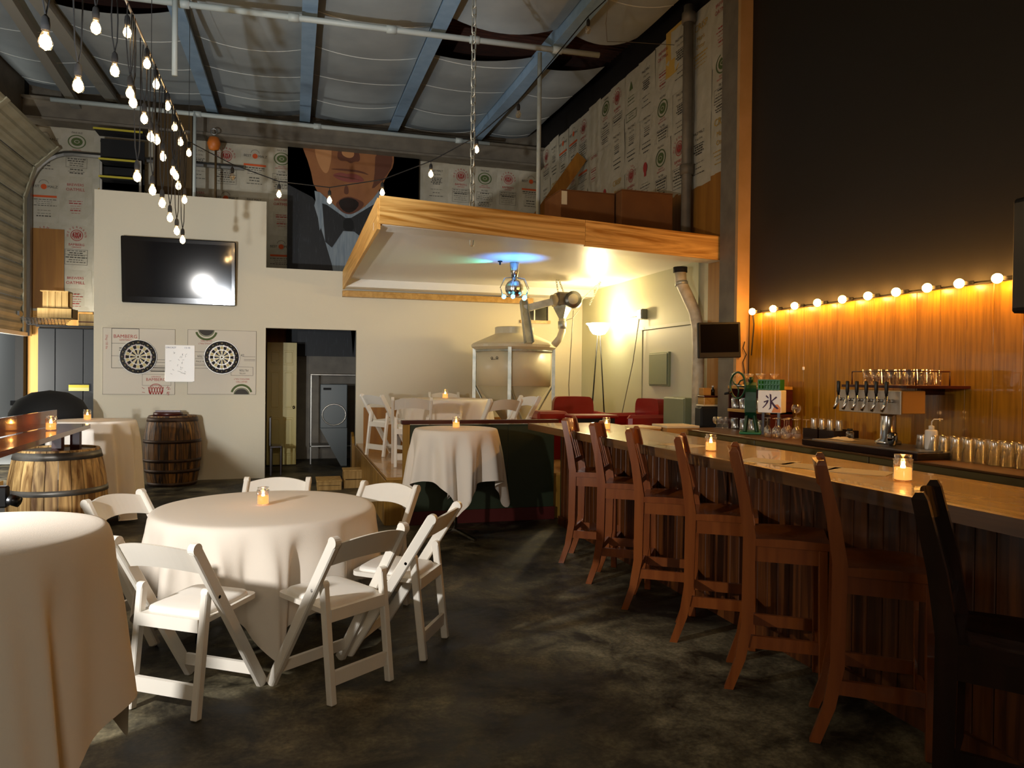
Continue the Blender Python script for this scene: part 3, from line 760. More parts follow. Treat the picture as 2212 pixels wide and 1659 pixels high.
def round_table(x, y, z, r, lab, g):
    t = thing('round_table', lab, 'table', (x, y, z), 0, g)
    MB().lathe([(r, -.03), (r, 0)], 40, 'white_paint', (0, 0, .735)).obj('table_top', t)
    for s in (-1, 1):
        MB().tube([(s*.32, -.25, .7), (s*.36, -.25, .02), (s*.36, .25, .02), (s*.32, .25, .7)], .014, 8, 'black_plastic').obj('leg_frame', t)
    return t
round_table(-.16, 4.83, 0, .655, 'large round banquet table in the middle under a white cloth', 'round banquet tables')
cloth_obj(cloth(.66, 1.04, 51, .745, 21, 13, .03, .10, .04, 180), 'white cloth on the large round table, one pointed corner hanging towards us', (-.16, 4.83, 0), 'white cloths on round tables')
round_table(2.03, 10.2, .5, .63, 'round banquet table up on the stage under a white cloth', 'round banquet tables')
cloth_obj(cloth(.635, 1.0, 25, .745, 33, 10, .028, .1, .04, 120), 'white cloth on the round table up on the stage', (2.03, 10.2, .5), 'white cloths on round tables')

# ------------------------------------------------------------------ candle jars
def candle():
    t = thing('candle_jar', 'x', 'candle')
    MB().lathe([(.0, .002), (.034, .002), (.037, .01), (.037, .085), (.033, .095), (.034, .11)], 20, 'glass').obj('jar', t)
    MB().lathe([(.0385, .088), (.0385, .092)], 20, 'glass').obj('jar_thread', t)
    MB().lathe([(0, .008), (.033, .008), (.033, .056), (0, .054)], 16, 'wax_glow').obj('wax', t)
    m = MB(); m.lathe([(1e-4, 0), (.009, .008), (.010, .015), (.006, .025), (1e-4, .036)], 10, 'flame', (0, 0, .046)); m.obj('flame', t)
    return t
cd = [((2.753, 6.27, 1.092), 'lit candle in a small glass jar on the bar beside the farthest stools'),
 ((2.64, 4.31, 1.092), 'lit candle in a frosted glass jar on the bar beside the paper sheets'),
 ((2.782, 2.85, 1.092), 'lit candle jar on the bar, nearest the camera and brightest'),
 ((-.18, 4.87, .75), 'lit candle jar in the middle of the large round table'),
 ((1.52, 7.08, 1.06), 'lit candle jar on the tall table before the stage railing'),
 ((2.03, 10.2, 1.25), 'lit candle jar on the stage table'),
 ((-2.08, 8.72, 1.06), 'lit candle jar on the tall table by the partition wall'),
 ((-1.76, 6.35, 1.122), 'lit candle jar on the wooden ledge over the barrel')]
c0 = candle()
for i, (p, lab) in enumerate(cd):
    o = c0 if i == 0 else copy_tree(c0); o.location = p; tag(o, lab, None, 'candle jars')
    if i in (2, 5): o.scale = (1.15, 1.15, 1.15)
    lamp('candle_light', 'POINT', (p[0], p[1], p[2]+.14), .35, (1, .5, .18), .02)

# ------------------------------------------------------------------ barrels
def barrel(x, y, lab, h, r0, r1, mw, hoopm, wet=0):
    t = thing('barrel', lab, 'barrel', (x, y, 0), 0, 'old oak barrels')
    n = 24; K = 8
    def rad(z): u = (z/h-.5)*2; return r1-(r1-r0)*u*u
    for i in range(n):
        a0 = 2*PI*(i+.03)/n; a1 = 2*PI*(i+.97)/n; vs = []; fs = []
        for k in range(K+1):
            z = h*k/K; q = rad(z)
            for a, qq in ((a0, q), (a1, q), (a1, q-.025), (a0, q-.025)): vs.append((qq*math.cos(a), qq*math.sin(a), z))
        for k in range(K):
            b = k*4
            for j in range(4): fs.append((b+j, b+(j+1) % 4, b+4+(j+1) % 4, b+4+j))
        fs += [(3, 2, 1, 0), (K*4, K*4+1, K*4+2, K*4+3)]
        MB().add(vs, fs, mw).obj('stave', t)
    for z, hh in ((.03*h, .05), (.22*h, .045), (.37*h, .04), (.64*h, .045), (.95*h, .06)):
        MB().lathe([(rad(z-hh/2)+.001, z-hh/2), (rad(z-hh/2)+.005, z-hh/2), (rad(z+hh/2)+.005, z+hh/2), (rad(z+hh/2)+.001, z+hh/2)], 36, hoopm).obj('hoop', t)
    MB().lathe([(0, h-.035), (r0-.02, h-.035), (r0-.02, h-.055), (0, h-.055)], 32, mw).obj('head', t)
    return t
mat('hoop_dull', '#2b1a10', .55, metal=.4, col2='#4a3524', scale=6); mat('hoop_grey', '#7c7a74', .45, metal=.6, col2='#55504a', scale=5)
barrel(-1.885, 7.0, 'old oak barrel with grey hoops holding up the wooden ledge at the left', .93, .305, .37, 'barrel_wood', 'hoop_grey')
b2 = barrel(-1.63, 11.32, 'dark stained oak barrel standing against the white partition wall', .97, .31, .375, 'barrel_dark', 'hoop_dull')
t = thing('wooden_disc', 'round reddish wooden lid lying on top of the dark barrel', 'lid', (-1.68, 11.25, .972))
MB().lathe([(0, 0), (.19, 0), (.19, .04), (.17, .05), (0, .05)], 28, 'dark_red_wood').obj('lid_board', t)
MB().bar((-.16, 0, .06), (.16, 0, .06), .05, .02, 'dark_red_wood').obj('batten', t)

# wooden ledge across the barrel with an upright glossy board
t = thing('wooden_ledge', 'varnished reddish wooden counter top resting on blocks over the barrel', 'counter', (-1.9, 5.9, 0))
MB().prism([(-.02, -2.9), (.42, -2.9), (.23, 1.2), (.18, 1.30), (-.12, 1.30), (-.12, 1.12), (-.02, 1.1)], 1.085, 1.12, 'ledge_wood', 'Z').obj('counter_board', t)
for (x, y) in ((.14, 1.12), (.0, 1.16), (.05, .95)):
    MB().box(x-.035, x+.035, y-.035, y+.035, .895, 1.085, 'dark_red_wood').obj('block', t)
MB().box(.1, .17, -2.3, -2.23, 0, 1.085, 'dark_red_wood').obj('leg', t)
t = thing('upright_board', 'glossy varnished board standing upright along the back of the wooden ledge', 'board', (-1.90, 6.0, 1.122))
MB().bar((0.0, -2.6, .065), (0.0, .98, .065), .018, .125, 'ledge_wood').obj('board', t)

# ------------------------------------------------------------------ bar
bt = thing('bar_counter', 'long wooden bar counter with a plank front', 'bar', (2.44, 0, 0))
for i in range(7):
    y0 = 7.25-(i+1)*1.22; y1 = 7.25-i*1.22
    sk = lambda y: -.13*max(0, (y-3.6)/3.65)
    a0, a1 = sk(y0), sk(y1)
    MB().prism([(a0+.04, y0+.002), (.74, y0+.002), (.74, y1-.002), (a1+.04, y1-.002)], 1.055, 1.09, 'bar_wood', 'Z').obj('top_section', bt)
    MB().prism([(a0, y0+.002), (a0+.038, y0+.002), (a1+.038, y1-.002), (a1, y1-.002)], 1.025, 1.09, 'bar_edge', 'Z').obj('edge_board', bt)
for i in range(84):
    y1 = 7.42-i*.1
    MB().box(.30, .322, y1-.096, y1, .06, 1.03, 'bar_front', .004).obj('front_plank', bt)
MB().box(.322, .34, -1.0, 7.42, 0, 1.055, 'black_matte').obj('carcass', bt)
MB().box(.27, .30, -1.0, 7.42, 0, .09, 'bar_front').obj('plinth', bt)
MB().box(.30, .74, 7.42, 7.44, 0, 1.055, 'chalk_green').obj('end_panel', bt)
for i, y in enumerate((6.4, 4.3, 2.2, .6)): MB().box(.285, .30, y-.05, y+.05, .06, 1.03, 'bar_front').obj('batten', bt)
MB().box(-.12, .04, 7.17, 7.3, 1.03, 1.09, 'bar_edge').obj('corner_block', bt) if False else None
# lower counter bridging bar and back bar
t = thing('pass_counter', 'low wooden counter joining the bar end and the back bar', 'counter', (3.2, 6.75, 0))
MB().box(0, .95, 0, .6, .94, .98, 'bar_wood').obj('counter_top', t); MB().box(.02, .93, .02, .58, 0, .94, 'bar_front').obj('cabinet_body', t)
def flatbox(x, y, z, sx, sy, h, rz, lab, m='carton_tan'):
    t = thing('flat_carton', lab, 'box', (x, y, z), rz, 'flat cartons at the bar end')
    MB().box(-sx/2, sx/2, -sy/2, sy/2, 0, h*.75, m, .004).obj('tray', t); MB().box(-sx/2-.004, sx/2+.004, -sy/2-.004, sy/2+.004, h*.75, h, 'menu_paper' if 'pale' in lab else m, .004).obj('lid', t)
flatbox(3.42, 7.05, .98, .40, .36, .085, .1, 'flat tan carton with a pale torn top on the bar end')
flatbox(3.85, 6.98, .98, .36, .36, .10, -.05, 'flat orange brown carton right of the pale topped carton')
# papers on the bar
def sheet(x, y, rz, lab, g):
    t = MB().box(-.11, .11, -.15, .15, 0, .0015, 'menu_paper').obj('menu_sheet', None, (x, y, 1.0905), (0, 0, rz)); tag(t, lab, 'paper', g)
sheet(2.66, 3.72, .5, 'paper menu sheet on the bar, farthest of three lying in a row', 'menu sheets'); sheet(2.72, 3.45, .45, 'paper menu sheet on the bar, middle of three lying in a row', 'menu sheets'); sheet(2.84, 3.2, .6, 'paper menu sheet on the bar, nearest of three lying in a row', 'menu sheets')
sheet(2.67, 4.72, .4, 'loose pale paper lying behind the frosted candle jar', 'menu sheets')

# ------------------------------------------------------------------ bar stools
def stool(wd):
    t = thing('bar_stool', 'x', 'bar stool'); W = .185
    for s in (-1, 1):
        x = s*W
        pts = [(x, -.27, 0), (x, -.215, .16), (x, -.185, .34), (x, -.18, .78), (x, -.21, .98), (x, -.26, 1.20)]
        m = MB(); vs = []; fs = []
        wd_ = [.036, .04, .046, .05, .044, .036]
        for (px, py, pz), q in zip(pts, wd_):
            for dx, dy in ((-.021, -q*.62), (.021, -q*.62), (.021, q*.62), (-.021, q*.62)): vs.append((px+dx, py+dy, pz))
        for k in range(len(pts)-1):
            b = k*4
            for j in range(4): fs.append((b+j, b+(j+1) % 4, b+4+(j+1) % 4, b+4+j))
        fs += [(3, 2, 1, 0)]
        e = len(pts)*4-4; vs += [(x-.014, -.272, 1.22), (x+.014, -.272, 1.22), (x+.014, -.25, 1.222), (x-.014, -.25, 1.222)]
        fs += [(e+j, e+(j+1) % 4, e+4+(j+1) % 4, e+4+j) for j in range(4)]+[(e+4, e+5, e+6, e+7)]
        m.add(vs, fs, wd).obj('back_post', t)
        MB().bar((x, .175, 0), (x*.98, .165, .735), .044, .044, wd, up=(0, 1, 0), bev=.004).obj('front_leg', t)
        MB().bar((x, -.17, .695), (x, .15, .695), .022, .075, wd).obj('side_apron', t)
        MB().bar((x, -.19, .25), (x, .16, .25), .022, .062, wd).obj('side_rung', t)
    MB().bar((-W, .165, .70), (W, .165, .70), .02, .06, wd).obj('front_apron', t)
    MB().bar((-W, -.175, .70), (W, -.175, .70), .02, .06, wd).obj('rear_apron', t)
    MB().bar((-W, .17, .20), (W, .17, .20), .022, .06, wd).obj('foot_rail', t)
    MB().bar((-W, -.19, .27), (W, -.19, .27), .02, .045, wd).obj('rear_rung', t)
    # saddle seat
    m = MB(); n = 10; vs = []; fs = []
    for lev in (0, 1):
        for i in range(n+1):
            for j in range(n+1):
                u, v = i/n*2-1, j/n*2-1
                x = u*.205; y = v*.19+.01
                z = .735 if lev == 0 else .765-.012*math.cos(u*PI*.9)*(.6+.4*math.cos(v*2))
                vs.append((x, y, z))
    N = n+1
    for i in range(n):
        for j in range(n):
            q = i*N+j; fs.append((q, q+1, q+N+1, q+N)); q += N*N; fs.append((q, q+N, q+N+1, q+1))
    for i in range(n):
        for a, b in (((i*N), (i+1)*N), ((i*N+n), ((i+1)*N+n)), (i, i+1), (n*N+i, n*N+i+1)): fs.append((a, b, b+N*N, a+N*N))
    m.add(vs, fs, wd).obj('seat', t)
    # back
    m = MB(); n = 10; vs = []; fs = []
    for i in range(n+1):
        u = -1+2*i/n; b = -.03*(1-u*u)
        for dz, dy in ((1.10, -.237), (1.195+.02*(1-u*u), -.258)): vs += [(u*(W-.014), dy+b+.009, dz), (u*(W-.014), dy+b-.009, dz)]
    for i in range(n):
        a = i*4; b = a+4; fs += [(a, b, b+2, a+2), (a+1, a+3, b+3, b+1), (a+2, b+2, b+3, a+3), (a, a+1, b+1, b)]
    fs += [(0, 2, 3, 1), (n*4, n*4+1, n*4+3, n*4+2)]
    m.add(vs, fs, wd).obj('top_rail', t)
    MB().bar((-W, -.19, .86), (W, -.19, .86), .02, .04, wd).obj('lower_rail', t)
    for k in range(4):
        x = (-.11+.22*k/3)
        MB().bar((x, -.195, .87), (x, -.262, 1.12), .03, .012, wd, up=(0, 1, 0)).obj('slat', t)
    return t
s0 = stool('stool_wood'); feet = [(2.182, 5.871), (2.165, 5.225), (2.167, 4.588), (2.184, 3.947), (2.13, 3.279), (2.184, 2.698)]
names = ['bar stool at the far end of the bar, farthest from the camera', 'second bar stool from the far end of the bar', 'third bar stool from the far end of the bar', 'fourth bar stool from the far end of the bar', 'fifth bar stool from the far end, third nearest to the camera', 'second nearest bar stool to the camera']
for i, (fx, fy) in enumerate(feet):
    o = s0 if i == 0 else copy_tree(s0)
    a = R(-34+(-4 if i == 5 else 0)); f = Vector((math.cos(a), math.sin(a), 0)); rt = Vector((f.y, -f.x, 0))
    c = Vector((fx, fy, 0))-rt*.185+f*.27
    o.location = c; o.rotation_euler = (0, 0, a-PI/2); tag(o, 'reddish brown wooden '+names[i], None, 'bar stools')
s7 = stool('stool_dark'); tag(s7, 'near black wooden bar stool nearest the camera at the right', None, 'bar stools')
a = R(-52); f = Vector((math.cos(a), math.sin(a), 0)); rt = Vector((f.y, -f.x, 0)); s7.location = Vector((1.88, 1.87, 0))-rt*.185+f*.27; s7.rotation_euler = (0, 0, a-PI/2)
# ------------------------------------------------------------------ cable with pendant bulbs
CX_, CZ = -1.16, 4.18
t = thing('light_cable', 'long straight metal rod running away from us that carries the pendant bulbs', 'cable', (CX_, 2.2, CZ))
MB().tube([(0, 0, 0), (0, 3.3, 0)], .012, 8, 'brushed').obj('rod', t); MB().tube([(0, 3.2, .02), (0, 6.9, .0)], .010, 8, 'brushed').obj('rod', t)
MB().tube([(0, 3.1, .01), (0, 3.5, .01)], .02, 8, 'brushed').obj('sleeve', t)
for y in (1.0, 4.6, 6.9): MB().tube([(0, y, 0), (0, y, 1.6)], .003, 5, 'black_matte').obj('hanger_wire', t)
BL = [(4.033, 3.142), (4.956, 3.62), (5.937, 4.02), (5.556, 3.597), (6.541, 4.04), (6.953, 4.03), (4.685, 3.174), (5.918, 3.58), (6.02, 3.55), (7.547, 4.05), (6.576, 3.611), (8.139, 4.04), (6.862, 3.554), (7.148, 3.613), (8.361, 3.96), (7.465, 3.556), (9.0, 4.03), (7.896, 3.533), (8.252, 3.579), (6.314, 3.08), (6.814, 3.095), (8.414, 3.519), (8.687, 3.436), (7.284, 3.091), (7.885, 3.08), (8.152, 3.003), (8.741, 3.012)]
BL.sort()
def bulb_parts(t, z, cordlen, lit=True, sc=1.0):
    """socket and bulb hanging below z"""
    MB().lathe([(.006*sc, .075*sc), (.017*sc, .06*sc), (.021*sc, .03*sc), (.019*sc, 0), (0, 0)], 12, 'cord_black', (0, 0, z)).obj('socket', t)
    MB().lathe([(.014*sc, 0), (.017*sc, -.012*sc), (.03*sc, -.045*sc), (.032*sc, -.062*sc), (.024*sc, -.085*sc), (1e-4, -.096*sc)], 14, 'glass_bulb', (0, 0, z)).obj('bulb', t)
    if lit: MB().lathe([(1e-4, -.012*sc), (.02*sc, -.03*sc), (.028*sc, -.055*sc), (.021*sc, -.08*sc), (1e-4, -.092*sc)], 10, 'filament', (0, 0, z)).obj('filament', t)
for i, (y, z) in enumerate(BL):
    dx = .012*(-1)**i
    t = thing('pendant_bulb', 'glowing pendant bulb on a black cord, %s from the camera along the cable' % ORD[i], 'bulb', (CX_+dx, y, z), 0, 'pendant bulbs on the cable')
    if CZ-z > .25:
        off = .05+.04*((i*7) % 3)
        pts = [(0, 0, .12), (.01, .02, .2), (.012, off*.6, (CZ-z)*.6), (0, off, CZ-z)]
        MB().tube(pts, .0045, 5, 'cord_black').obj('cord', t)
        MB().tube([(0, 0, .12), (-.012, -.02, .22), (-.014, -off*.7, (CZ-z)*.6), (0, -off, CZ-z)], .0045, 5, 'cord_black').obj('cord', t)
    else: MB().tube([(0, 0, .12), (0, 0, CZ-z)], .0045, 5, 'cord_black').obj('cord', t)
    bulb_parts(t, .05, 0)
for p in ((-1.16, 4.6, 3.3), (-1.16, 6.4, 3.4), (-1.16, 8.0, 3.3)):
    lamp('pendant_light', 'POINT', (p[0]+.15, p[1], p[2]), 3.5, (1, .72, .42), .08)
# festoon swagging across to the roof beam
t = thing('festoon_lights', 'black festoon cord with a few bulbs swagging past the portrait banner', 'string lights', (0, 0, 0))
fp = [(-1.16, 9.1, 4.18), (-.729, 9.5, 4.074), (-.187, 9.2, 3.84), (.384, 9.0, 3.768), (.977, 8.8, 3.861), (1.515, 8.6, 4.072), (2.014, 8.4, 4.347), (2.394, 8.0, 4.662), (3.022, 7.5, 5.471), (3.3, 7.45, 5.75)]
MB().tube(fp, .006, 6, 'cord_black').obj('cord', t)
for i, p in enumerate(fp[1:9]):
    hb = bpy.data.objects.new('bulb_holder', None); COL.objects.link(hb); hb.parent = t; hb.location = p
    m = MB(); m.tube([(0, 0, 0), (0, 0, -.03)], .004, 5, 'black_matte'); m.lathe([(.006, -.03), (.018, -.045), (.021, -.075), (.018, -.1), (0, -.1)], 12, 'black_matte'); m.obj('socket', hb)
    if i in (0, 6, 7): MB().lathe([(.014, -.1), (.03, -.14), (.032, -.16), (.022, -.185), (1e-4, -.195)], 14, 'glass_bulb').obj('bulb', hb)
    else:
        MB().lathe([(.014, -.1), (.03, -.14), (.032, -.16), (.022, -.185), (1e-4, -.195)], 14, 'glass_bulb').obj('bulb', hb)
        MB().lathe([(1e-4, -.11), (.02, -.13), (.028, -.155), (.021, -.178), (1e-4, -.19)], 10, 'filament').obj('filament', hb)
t = thing('hanging_wire', 'thin loop of wire drooping under the roof beam on the right', 'wire', (3.3, 8.2, 5.75))
MB().tube([(0, -.6, .0), (.1, -.3, -.12), (.25, 0, -.18), (.6, .2, -.05), (1.3, .3, .05)], .004, 5, 'grey_steel').obj('wire', t)
# amber globe string on top of the wood panelling
t = thing('globe_lights', 'string of amber globe bulbs along the top edge of the wood panelling', 'string lights', (4.62, 0, 2.27))
PY = [6.68, 6.33, 6.0, 5.68, 5.36, 5.06, 4.76, 4.46, 4.18, 3.88, 3.58, 3.28, 2.98, 2.68, 2.38, 2.08]
MB().tube([(0, PY[0]+.1, -.012)]+[(0, y-.09+(.0), .0-.006*(i % 2)) for i, y in enumerate(PY)], .006, 6, 'cord_black').obj('cord', t)
MB().tube([(.01, 6.78, -.01), (.04, 6.8, -.12), (.05, 6.83, -.3), (.05, 6.85, -.45)], .007, 6, 'black_matte').obj('plug_lead', t)
for i, y in enumerate(PY):
    hb = bpy.data.objects.new('bulb_holder', None); COL.objects.link(hb); hb.parent = t; hb.location = (0, y, 0)
    MB().tube([(-.005, -.06, 0), (-.03, -.01, .0)], .014, 10, 'black_matte').obj('socket', hb)
    MB().sphere((-.05, .02, 0), .034, 'bulb_warm', 14, 10).obj('bulb', hb)

# ------------------------------------------------------------------ banner with a portrait
bn = thing('portrait_banner', 'tall hanging banner with a man in a bow tie, seen from the nose down', 'banner', (1.05, 14.06, 1.9))
m = MB(); rect(m, -1.19, 1.2, 0, 3.88, 'black_matte', 0); m.box(-1.19, 1.2, 0, .012, 0, 3.88, 'black_matte')
mat('skin', '#9a6436', .7, col2='#7a4826', scale=1.6, sharp=(.3, .7)); mat('skin_light', '#b17c4c', .7); mat('skin_dark', '#5a2f18', .7); mat('lips', '#7d3b30', .6)
mat('shirt', '#8d979c', .8, col2='#74808a', scale=4, stretch=(6, 1, .6)); mat('jacket', '#08090b', .6, col2='#2a2e34', scale=9, stretch=(6, 1, .6), sharp=(.58, .72))
def sm(pts, it=2):
    for _ in range(it):
        q = []
        for i in range(len(pts)):
            a, b = pts[i], pts[(i+1) % len(pts)]; q += [(a[0]*.75+b[0]*.25, a[1]*.75+b[1]*.25), (a[0]*.25+b[0]*.75, a[1]*.25+b[1]*.75)]
        pts = q
    return pts
polyflat(m, [(-1.19, 0), (-1.19, 3.1), (-.75, 2.9), (-.35, 2.3), (-.1, 1.2), (0, 0)], 'jacket', -.004)
polyflat(m, [(1.2, 0), (1.2, 2.9), (.6, 2.8), (.3, 2.3), (.1, 1.2), (0, 0)], 'jacket', -.004)
polyflat(m, [(-.62, 3.2), (-.72, 2.75), (-.55, 2.2), (-.4, 1.7), (-.25, .9), (.15, .9), (.25, 1.7), (.45, 2.5), (.45, 3.2)], 'shirt', -.006)
polyflat(m, sm([(-.97, 3.88), (-.8, 3.45), (-.72, 3.05), (-.45, 2.78), (-.12, 2.64), (.12, 2.72), (.42, 3.05), (.62, 3.45), (.72, 3.6), (.72, 3.88)], 1), 'skin', -.008)
polyflat(m, sm([(.38, 3.88), (.36, 3.3), (.30, 3.1), (.55, 3.35), (.70, 3.62), (.68, 3.88)], 1), 'skin_dark', -.010)
polyflat(m, sm([(-.75, 3.88), (-.66, 3.5), (-.5, 3.3), (-.42, 3.6), (-.42, 3.88)]), 'skin_light', -.010)
polyflat(m, sm([(-.28, 3.88), (-.33, 3.66), (-.25, 3.6), (-.15, 3.62), (-.08, 3.57), (0, 3.62), (.08, 3.62), (.1, 3.7), (.04, 3.88)]), 'skin_dark', -.010)
polyflat(m, sm([(-.22, 3.88), (-.25, 3.72), (-.1, 3.66), (.0, 3.72), (-.04, 3.88)]), 'skin_light', -.012)
polyflat(m, sm([(-.42, 3.34), (-.25, 3.40), (-.14, 3.37), (-.04, 3.40), (.1, 3.36), (.2, 3.27), (.02, 3.23), (-.15, 3.22), (-.32, 3.27)]), 'lips', -.012)
polyflat(m, sm([(-.44, 3.335), (-.15, 3.325), (.2, 3.27), (.0, 3.29), (-.2, 3.3)]), 'skin_dark', -.014)
polyflat(m, sm([(-.36, 2.82), (-.15, 2.98), (.08, 2.92), (.2, 2.85), (.05, 2.68), (-.12, 2.62), (-.28, 2.7)]), 'skin_dark', -.012)
polyflat(m, sm([(-.18, 3.16), (-.12, 3.16), (-.10, 3.0), (-.2, 3.0)]), 'skin_dark', -.012)
polyflat(m, sm([(-.5, 3.44), (-.2, 3.47), (.12, 3.46), (.3, 3.38), (.1, 3.42), (-.2, 3.43)]), 'skin_dark', -.011)
polyflat(m, [(-.72, 3.02), (-.62, 3.0), (-.15, 2.6), (-.1, 2.52), (-.45, 2.68), (-.62, 2.3)], 'shirt', -.013)
polyflat(m, [(.5, 3.15), (.1, 2.66), (-.08, 2.52), (.2, 2.62), (.45, 2.85)], 'shirt', -.013)
polyflat(m, [(-.58, 2.80), (-.50, 2.78), (-.16, 2.56), (-.06, 2.57), (.35, 2.85), (.42, 2.5), (.3, 2.1), (0, 2.32), (-.2, 2.32), (-.4, 2.0), (-.52, 2.1)], 'jacket', -.016)
polyflat(m, sm([(-.30, 2.86), (-.16, 2.94), (.0, 2.93), (.1, 2.84), (.0, 2.70), (-.12, 2.65), (-.24, 2.72)], 1), 'stool_dark', -.014)
polyflat(m, sm([(-.2, 2.56), (-.02, 2.56), (0, 2.32), (-.2, 2.32)], 1), 'black_matte', -.018)
m.obj('canvas', bn)
MB().tube([(-1.2, .0, 3.9), (1.22, .0, 3.9)], .02, 8, 'black_matte').obj('top_rod', bn)

# ------------------------------------------------------------------ partition wall fittings
t = thing('wall_television', 'large black flat television mounted on the white partition wall', 'television', (-1.585, 11.65, 2.56), 0)
t.rotation_euler = (R(6.2), 0, R(0))
m = MB(); m.box(-.755, .755, -.06, .0, 0, .93, 'black_gloss', .012); m.obj('frame', t)
MB().box(-.70, .70, -.0635, -.0605, .09, .87, 'tv_screen').obj('screen', t)
MB().box(-.74, .74, -.065, -.0605, .015, .05, 'black_gloss').obj('speaker_strip', t)
MB().box(-.3, .3, .0, .04, .2, .35, 'black_matte').obj('wall_bracket', t)
def backer(x0, x1, z0, z1, lab, des):
    t = thing('dart_backing', lab, 'panel', ((x0+x1)/2, YW-.012, z0), 0, 'printed panels behind the dartboards')
    w2, h = (x1-x0)/2, z1-z0
    m = MB(); m.box(-w2, w2, 0, .01, 0, h, 'paper_light'); y = -.002
    rn = random.Random(des)
    if des == 1:
        put_text(m, 'BAMBERG', -.18, h-.12, .07, 'ink_red', y); put_text(m, 'GERMANY', -.18, h-.17, .035, 'ink_red', y)
        put_text(m, '25kg / 55 lbs', -.42, h-.2, .04, 'ink_red', y, -PI/2)
        frame(m, -.36, .0, h-.57, h-.005, .006, 'ink_black', y)
        for z in (h-.22, h-.4): rect(m, -.36, .0, z, z+.004, 'ink_black', y)
        for z in (h-.29, h-.32, h-.46): rect(m, -.26, -.05, z, z+.01, 'ink_black', y)
        for z in (.5, .46, .41, .36, .34): rect(m, .1, .42, z, z+.005, 'ink_black', y)
        for z in (.38, .33): rect(m, .15, .38, z, z+.012, 'ink_black', y)
        ring(m, .22, .06, .088, .097, 'ink_red', y, a0=-.6, a1=PI+.6); ring(m, .22, .06, .075, .08, 'ink_red', y, a0=-.6, a1=PI+.6)
        for k in range(-2, 3):
            for sg in (1, -1):
                polyflat(m, [(.22+k*.035-.005, .0), (.22+k*.035+.005, .0), (.22+k*.035+sg*.03+.005, .11), (.22+k*.035+sg*.03-.005, .11)], 'ink_red', y)
        for k, ch in enumerate('WEYE'): put_text(m, ch, .22+.16*math.cos(PI*(.02+k*.12)), .06+.16*math.sin(PI*(.02+k*.12)-.2)-.03, .05, 'ink_red', y, -.8+k*.3) if k < 1 else None
        put_text(m, 'W', .38, .09, .06, 'ink_red', y, -.9); put_text(m, 'I', .055, .09, .06, 'ink_red', y, 1.0); put_text(m, 'I', .06, .03, .06, 'ink_red', y, 1.4); put_text(m, 'E', .38, .03, .05, 'ink_red', y, -1.4)
        put_text(m, 'BAMBERG', .22, .215, .06, 'ink_red', y); put_text(m, 'GERMANY', .22, .255, .028, 'ink_red', y)
        frame(m, .04, .42, .13, .29, .003, 'ink_black', y)
    else:
        for (cx, cz, a0, a1) in ((-.22, h-.0, PI, 2*PI), (.27, .0, 0, PI)):
            ring(m, cx, cz, .125, .155, 'ink_green', y, a0=a0+.25, a1=a1-.25); ring(m, cx, cz, .0, .085, 'ink_black', y, a0=a0, a1=a1, sx=1.15); ring(m, cx, cz, .09, .1, 'ink_green', y, a0=a0, a1=a1, sx=1.1)
        put_text(m, 'SELECTED', -.22, h-.16, .035, 'ink_red', y, PI); put_text(m, 'BREWING MALT', -.22, h-.2, .03, 'ink_red', y, PI)
        put_text(m, 'BREWING MALT', .27, .23, .03, 'ink_red', y, PI); put_text(m, 'SELECTED', .27, .19, .035, 'ink_red', y, PI)
        put_text(m, 'FILTER', -.28, .56, .045, 'ink_black', y, PI); put_text(m, 'PALE 42', -.3, .48, .035, 'ink_black', y)
        for z in (.62, .52, .44, .42, .38): rect(m, -.4, -.15, z, z+.004, 'ink_black', y)
        frame(m, .12, .43, .28, .41, .004, 'ink_black', y); put_text(m, 'FILTER', .3, .36, .045, 'ink_black', y, PI); put_text(m, 'VITTEL', .28, .315, .03, 'ink_black', y, PI)
        for z in (.56, .52, .5): rect(m, .3, .46, z, z+.004, 'ink_black', y)
        put_text(m, '42', .28, .58, .05, 'ink_black', y)
    m.obj('printed_sheet', t)
    mb = MB(); frame(mb, -w2, w2, 0, h, .004, 'grey_steel', -.006); mb.obj('clear_cover_edge', t)
    return t
backer(-2.60, -1.657, 1.25, 2.195, 'pale printed sack panel behind the left dartboard', 1)
backer(-1.49, -.544, 1.255, 2.2, 'pale printed sack panel behind the right dartboard', 2)
mat('dart_cream', '#b9a878', .8); mat('dart_black', '#120c0a', .8); mat('dart_red', '#6e1a14', .8); mat('dart_green', '#3e4a20', .8)
